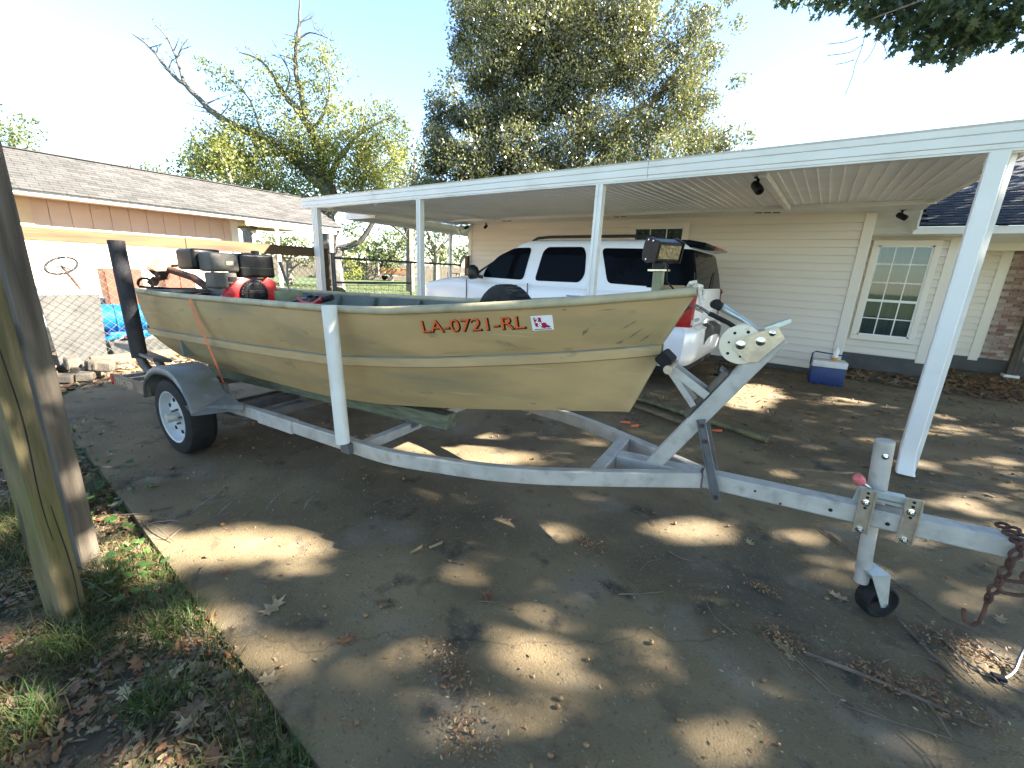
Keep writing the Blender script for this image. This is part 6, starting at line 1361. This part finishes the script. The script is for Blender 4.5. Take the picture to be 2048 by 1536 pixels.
def leaves(n, xy, shape, smin, smax, zb, tilt=.35, curl=.5):
    out = []
    k = len(shape)
    for i in range(n):
        x, y = xy(); a = RNG.uniform(0, 2*pi); s = RNG.uniform(smin, smax); N_ = nrm(V(RNG.normal()*tilt, RNG.normal()*tilt, 1)); U_ = nrm(np.cross(N_, V(cos(a), sin(a), 0))); W_ = np.cross(N_, U_); cu = RNG.uniform(-.2, 1)*curl
        z = (zb if not callable(zb) else zb(x, y))+RNG.random()*.012
        q = V(x, y, z)+(shape[:, :1]*U_+shape[:, 1:2]*W_+(shape[:, 1:2]**2+shape[:, :1]**2)*cu*N_)*s
        lo = q[:, 2].min()
        if lo < z-.008: q[:, 2] += z-.008-lo
        out.append(q)
    return np.concatenate(out)
def vxy():
    while True:
        x = RNG.uniform(-4.6, .15); y = .56-abs(RNG.normal())*.55
        if y < .45-.024*min(0, x+.6)+.03: return x, y
o = raw_mesh('leaf_litter', leaves(16000, vxy, oval, .014, .045, vh), 0, ['litter', 'litter_pale', 'litter_brown'], 8)
o.data.polygons.foreach_set('material_index', RNG.choice(3, 16000, p=[.66, .13, .21]).astype(np.int32)); stuff(o); o['label'] = 'brown leaf litter on the verge'; o['category'] = 'leaves'
_lb = np.array(lobe)
o = raw_mesh('leaf_litter', leaves(420, vxy, _lb, .05, .105, lambda x, y: vh(x, y)+.012, .35, .8), 0, ['litter', 'litter_pale', 'litter_brown'], 16)
o.data.polygons.foreach_set('material_index', RNG.choice(3, 420, p=[.4, .3, .3]).astype(np.int32)); stuff(o); o['label'] = 'larger lobed oak leaves lying on the verge litter'; o['category'] = 'leaves'
o = grassy('grass_tufts', 9000, (-2.6, -.5), (-.3, .5), .05, .16, .0022, ['ivy', 'grass'], [.4, .6], lambda x, y: (y < .44-.024*np.minimum(0, x+.6)) & (np.sin(x*11+2*y)*np.sin(y*13-3*x) > .45), None); o['label'] = 'bright green grass tufts on the verge'; o['category'] = 'grass'
def fxy(): return RNG.uniform(-7.9, -6.5), RNG.uniform(.2, 4.2)
o = raw_mesh('leaf_litter', leaves(1500, fxy, oval, .06, .13, -.008), 0, ['litter', 'litter_pale', 'litter_brown'], 8)
o.data.polygons.foreach_set('material_index', RNG.choice(3, 1500, p=[.35, .45, .2]).astype(np.int32)); stuff(o); o['label'] = 'dry leaves along the fence foot'; o['category'] = 'leaves'
def bxy():
    return RNG.uniform(.55, 3.4), RNG.uniform(8.9, 11.5)
o = raw_mesh('leaf_litter', leaves(1300, bxy, oval, .06, .14, .008), 0, ['litter', 'litter_brown'], 8)
o.data.polygons.foreach_set('material_index', RNG.choice(2, 1300).astype(np.int32)); stuff(o); o['label'] = 'dark leaf litter under the tall window'; o['category'] = 'leaves'
heart = np.array([(0, -.4), (.22, -.48), (.42, -.25), (.36, .08), (.15, .36), (0, .5), (-.15, .36), (-.36, .08), (-.42, -.25), (-.22, -.48)])
def ixy():
    while True:
        x, y = RNG.normal(-2.75, .45), RNG.normal(.42, .13)
        if y < .45-.024*min(0, x+.6): return x, y
o = raw_mesh('ivy', leaves(110, ixy, heart, .028, .05, lambda x, y: RNG.uniform(-.02, .05), .5), 0, ['ivy'], 10); stuff(o); o['label'] = 'bright green ivy at the post foot'; o['category'] = 'ivy'
def ixy2():
    x = RNG.uniform(-5.3, -3.3); return x, RNG.normal(.42, .14)
o = raw_mesh('ground_cover', leaves(420, ixy2, oval, .03, .07, lambda x, y: RNG.uniform(-.03, .06), .6), 0, ['ivy', 'near_leaf'], 8); o.data.polygons.foreach_set('material_index', RNG.choice(2, 420, p=[.35, .65]).astype(np.int32)); stuff(o); o['label'] = 'low green weeds along the drive edge'; o['category'] = 'weeds'

# ================================================================ DEBRIS ON THE DRIVE
rd_ = random.Random(21)
def in_slab(x, y): return y > .53-.024*min(0, x+.6) and y < 8.6 and -6.4 < x < 3.2
# acorns
m = MB().lathe([(0, -.008), (.0058, -.006), (.0075, 0), (.0062, .006), (.002, .010), (0, .0115)], (0, 0, .0075), (0, .9, .42), 10)
ac0 = tag(m.build('acorn', 'acorn', org=(0, 0, 0), smooth=True), 'small brown acorn lying on the concrete drive', 'acorn', 'acorns scattered over the drive')
spots = []
while len(spots) < 190:
    x, y = rd_.uniform(-4.5, 1.4), .5+abs(rd_.gauss(0, 1.7))
    if in_slab(x, y): spots.append((x, y))
for i, (x, y) in enumerate(spots):
    o = ac0 if i == 0 else share(ac0, (0, 0, 0))
    o.location = (x, y, 0); o.rotation_euler = (0, 0, rd_.uniform(0, 6.3)); o.scale = (rd_.uniform(.8, 1.35),)*3
# leaf shapes lying on the slab
def leafobj(name, mat, shape, s, curl):
    q = np.array([(p[0], p[1], (p[1]**2*1.4+p[0]**2*2)*curl) for p in shape])*s; q[:, 2] -= q[:, 2].min()-.002
    return MB().add([tuple(p) for p in q], [tuple(range(len(shape)))]).build(name, mat, org=(0, 0, 0))
lo_ = [tag(leafobj('fallen_oak_leaf', mt, lobe, .11, cu), {'litter_pale': 'pale tan', 'litter_brown': 'reddish brown', 'litter': 'dull grey brown'}[mt]+' lobed oak leaf lying on the concrete drive', 'leaf', 'fallen oak leaves on the drive') for mt, cu in (('litter_pale', .35), ('litter_brown', .5), ('litter', .25))]
k = 0; n_leaf = 0
big = [(-1.72, .68, 1.25, .3, 0), (-1.35, 1.0, 1., 2.0, 2), (.15, 1.89, .9, 1.0, 0), (.20, 1.93, .8, 2.4, 0), (.18, 1.86, .7, .4, 0), (.12, 1.97, .8, 3.0, 2), (.36, 2.42, .9, 4.4, 0), (-1.01, 1.32, .8, .7, 1), (-1.39, .5, .9, 2.2, 0), (.62, 2.0, .7, 2., 0), (.70, 2.2, .8, 1., 2), (.78, 2.3, .7, 4., 0), (.5, 1.98, .7, 5., 0), (.66, 2.1, .6, 5.2, 1)]
pts_ = [(x, y, sc, a, mi) for x, y, sc, a, mi in big]
while len(pts_) < 95:
    x, y = rd_.uniform(-4, 2.6), rd_.uniform(.5, 8.4)
    if in_slab(x, y): pts_.append((x, y, rd_.uniform(.5, 1.1), rd_.uniform(0, 6.3), rd_.choice((0, 1, 2, 2))))
seen = set()
for (x, y, sc, a, mi) in pts_:
    o = lo_[mi] if mi not in seen else share(lo_[mi], (0, 0, 0)); seen.add(mi)
    o.location = (x, y, .001); o.rotation_euler = (rd_.uniform(-.12, .12), rd_.uniform(-.12, .12), a); o.scale = (sc,)*3
# twigs
def twig(P, r, label=None, group='twigs scattered over the drive', forks=0):
    Q = smooth_path([(p[0], p[1], max(r, p[2])) for p in P], 3); kk = len(Q)
    m = MB().tube(Q, [r*(1-.6*i/kk) for i in range(kk)], 6)
    for f in range(forks):
        i = rd_.randrange(2, kk-1); a = rd_.uniform(0, 6.3); L = rd_.uniform(.05, .16)
        m.tube([Q[i], Q[i]+V(cos(a)*L*.5, sin(a)*L*.5, .01), Q[i]+V(cos(a)*L, sin(a)*L, .004)], [r*.5, r*.4, r*.25], 5)
    o = m.build('twig', 'twig', smooth=True); tag(o, label or 'thin dry twig lying on the concrete drive', 'twig', None if label else group); return o
def gp(*a): return [(x, y, .008) for x, y in a]
twig([(.234, 1.904, .012), (.464, 1.928, .014), (.678, 1.935, .013), (.819, 1.946, .012)], .0095, 'thickest broken branch lying on the drive below the jack', forks=3)
twig([(.576, 2.428, .01), (.695, 2.206, .01), (.776, 2.033, .02), (.812, 1.94, .026)], .0065, 'long straight stick reaching from the jack wheel to the thick branch', forks=1)
twig([(.283, 3.088, .01), (.471, 2.87, .01), (.711, 2.634, .01), (.909, 2.387, .012), (1.05, 2.24, .01)], .0055, 'long thin stick running past the chain under the tongue', forks=4)
twig([(.33, 3.06, .008), (.52, 2.80, .012), (.70, 2.60, .014), (.80, 2.47, .008)], .004, 'thin stick lying along the longest stick under the tongue', forks=3)
for _ in range(64):
    x, y = rd_.uniform(-4.5, 2.2), .55+abs(rd_.gauss(0, 2.2))
    if not in_slab(x, y): continue
    a = rd_.uniform(0, 6.3); L = rd_.uniform(.06, .28); b = rd_.uniform(-.7, .7)
    twig([(x, y, .006), (x+cos(a)*L*.5, y+sin(a)*L*.5, .009), (x+cos(a)*L*.5+cos(a+b)*L*.5, y+sin(a)*L*.5+sin(a+b)*L*.5, .006)], rd_.uniform(.0018, .0045), forks=rd_.choice((0, 0, 1, 2)))
for _ in range(10):
    x = rd_.uniform(-3.4, -.4); y = rd_.uniform(.2, .7); a = rd_.uniform(-.6, .6)+rd_.choice((0, 3.14)); L = rd_.uniform(.15, .4)
    twig([(x, y, .012), (x+cos(a)*L*.5, y+sin(a)*L*.5, .03), (x+cos(a)*L, y+sin(a)*L, .012)], .004, forks=2)
twig([(.201, 1.849, .008), (.30, 1.77, .01), (.377, 1.725, .012), (.656, 1.811, .008)], .004, 'long bent stick in front of the thickest branch', forks=2)
twig([(.20, 1.87, .008), (.29, 1.79, .02), (.40, 1.76, .012), (.5, 1.77, .008)], .003, 'thin stick beside the long bent stick', forks=2)
for _ in range(26):
    c_ = rd_.choice(((.80, 2.40), (.72, 2.45), (.17, 1.93), (.6, 2.0), (.85, 2.36), (.66, 2.62)))
    x, y = c_[0]+rd_.gauss(0, .06), c_[1]+rd_.gauss(0, .05); a = rd_.gauss(-.8, .5); L = rd_.uniform(.06, .2)
    twig([(x, y, .006), (x+cos(a)*L*.5, y+sin(a)*L*.5, .016), (x+cos(a)*L, y+sin(a)*L, .006)], rd_.uniform(.0018, .0035))
# curls of bark
for (x, y, a, L, lb_) in ((-1.527, 1.31, 1.5, .075, 'narrow pale curl of bark on the drive'), (-1.481, 1.40, 1.3, .08, 'wider torn curl of bark beside the narrow one')):
    m = MB(); rows = []
    R0 = .009 if 'narrow' in lb_ else .022
    for t in np.linspace(0, 1, 5):
        rows.append([(x+cos(a)*L*t+R0*cos(b)*-sin(a), y+sin(a)*L*t+R0*cos(b)*cos(a), R0+.001+R0*sin(b)) for b in np.linspace(-2.6, 2.2, 12)])
    tag(m.grid(rows).build('bark_curl', 'litter_pale', smooth=True), lb_, 'bark')
# chips and crumbs, too many to count
def cxy():
    while True:
        x, y = RNG.uniform(-5.5, 3.0), .5+abs(RNG.normal())*2.4
        if in_slab(x, y): return x, y
o = raw_mesh('leaf_crumbs', leaves(6500, cxy, oval, .005, .022, .002, .3), 0, ['litter', 'litter_pale', 'litter_brown'], 8); o.data.polygons.foreach_set('material_index', RNG.choice(3, 6500, p=[.55, .17, .28]).astype(np.int32)); stuff(o); o['label'] = 'fine leaf crumbs and bark chips on the drive'; o['category'] = 'debris'
piles = ((-.90, .96, .07), (-.68, .80, .08), (.161, 1.925, .05), (.755, 2.376, .08), (.589, 1.987, .08), (.72, 1.96, .07), (-.81, 1.995, .04), (.05, 2.22, .03), (-4.6, .75, .2), (.85, 2.386, .08), (.45, 1.95, .06), (-.84, .90, .05))
def pxy():
    c = piles[RNG.integers(len(piles))]; return c[0]+RNG.normal()*c[2], c[1]+RNG.normal()*c[2]*.55
o = raw_mesh('debris_clumps', leaves(2600, pxy, oval, .005, .02, lambda x, y: RNG.uniform(.002, .018), .7), 0, ['litter_brown', 'litter_pale', 'litter'], 8); o.data.polygons.foreach_set('material_index', RNG.choice(3, 2600, p=[.55, .2, .25]).astype(np.int32)); stuff(o); o['label'] = 'small heaps of bark crumbs and leaf bits swept together'; o['category'] = 'debris'
def sxy():
    return RNG.uniform(-3.0, 2.6), RNG.uniform(4.2, 9.0)
o = raw_mesh('leaf_crumbs', leaves(2800, sxy, oval, .015, .065, .002, .3), 0, ['litter', 'litter_brown'], 8); o.data.polygons.foreach_set('material_index', RNG.choice(2, 2800).astype(np.int32)); stuff(o); o['label'] = 'leaf bits on the slab behind the trailer'; o['category'] = 'debris'
# trailer wiring lead
wl_ = thing('wiring_lead', 'grey trailer wiring lead with black plug lying on the drive', 'cable', (.872, 2.258, 0))
MB().tube(smooth_path([(.72, 2.42, .006), (.76, 2.33, .006), (.81, 2.27, .006), (.86, 2.255, .008)], 4), .0045, 6).tube(smooth_path([(.885, 2.262, .012), (.93, 2.33, .02), (.965, 2.42, .05), (1.0, 2.50, .12)], 4), .006, 6).tube(smooth_path([(.875, 2.245, .008), (.95, 2.24, .005), (1.1, 2.28, .005)], 4), .004, 6).build('cable', 'steel_pipe', wl_, smooth=True)
MB().box((.872, 2.258, .012), (.045, .03, .022), (nrm((1, .2, 0)), nrm((-.2, 1, 0)), V(0, 0, 1))).build('plug', 'black_plastic', wl_, bevel=.004)

for o in bpy.data.objects:
    if '_o' in o: del o['_o']
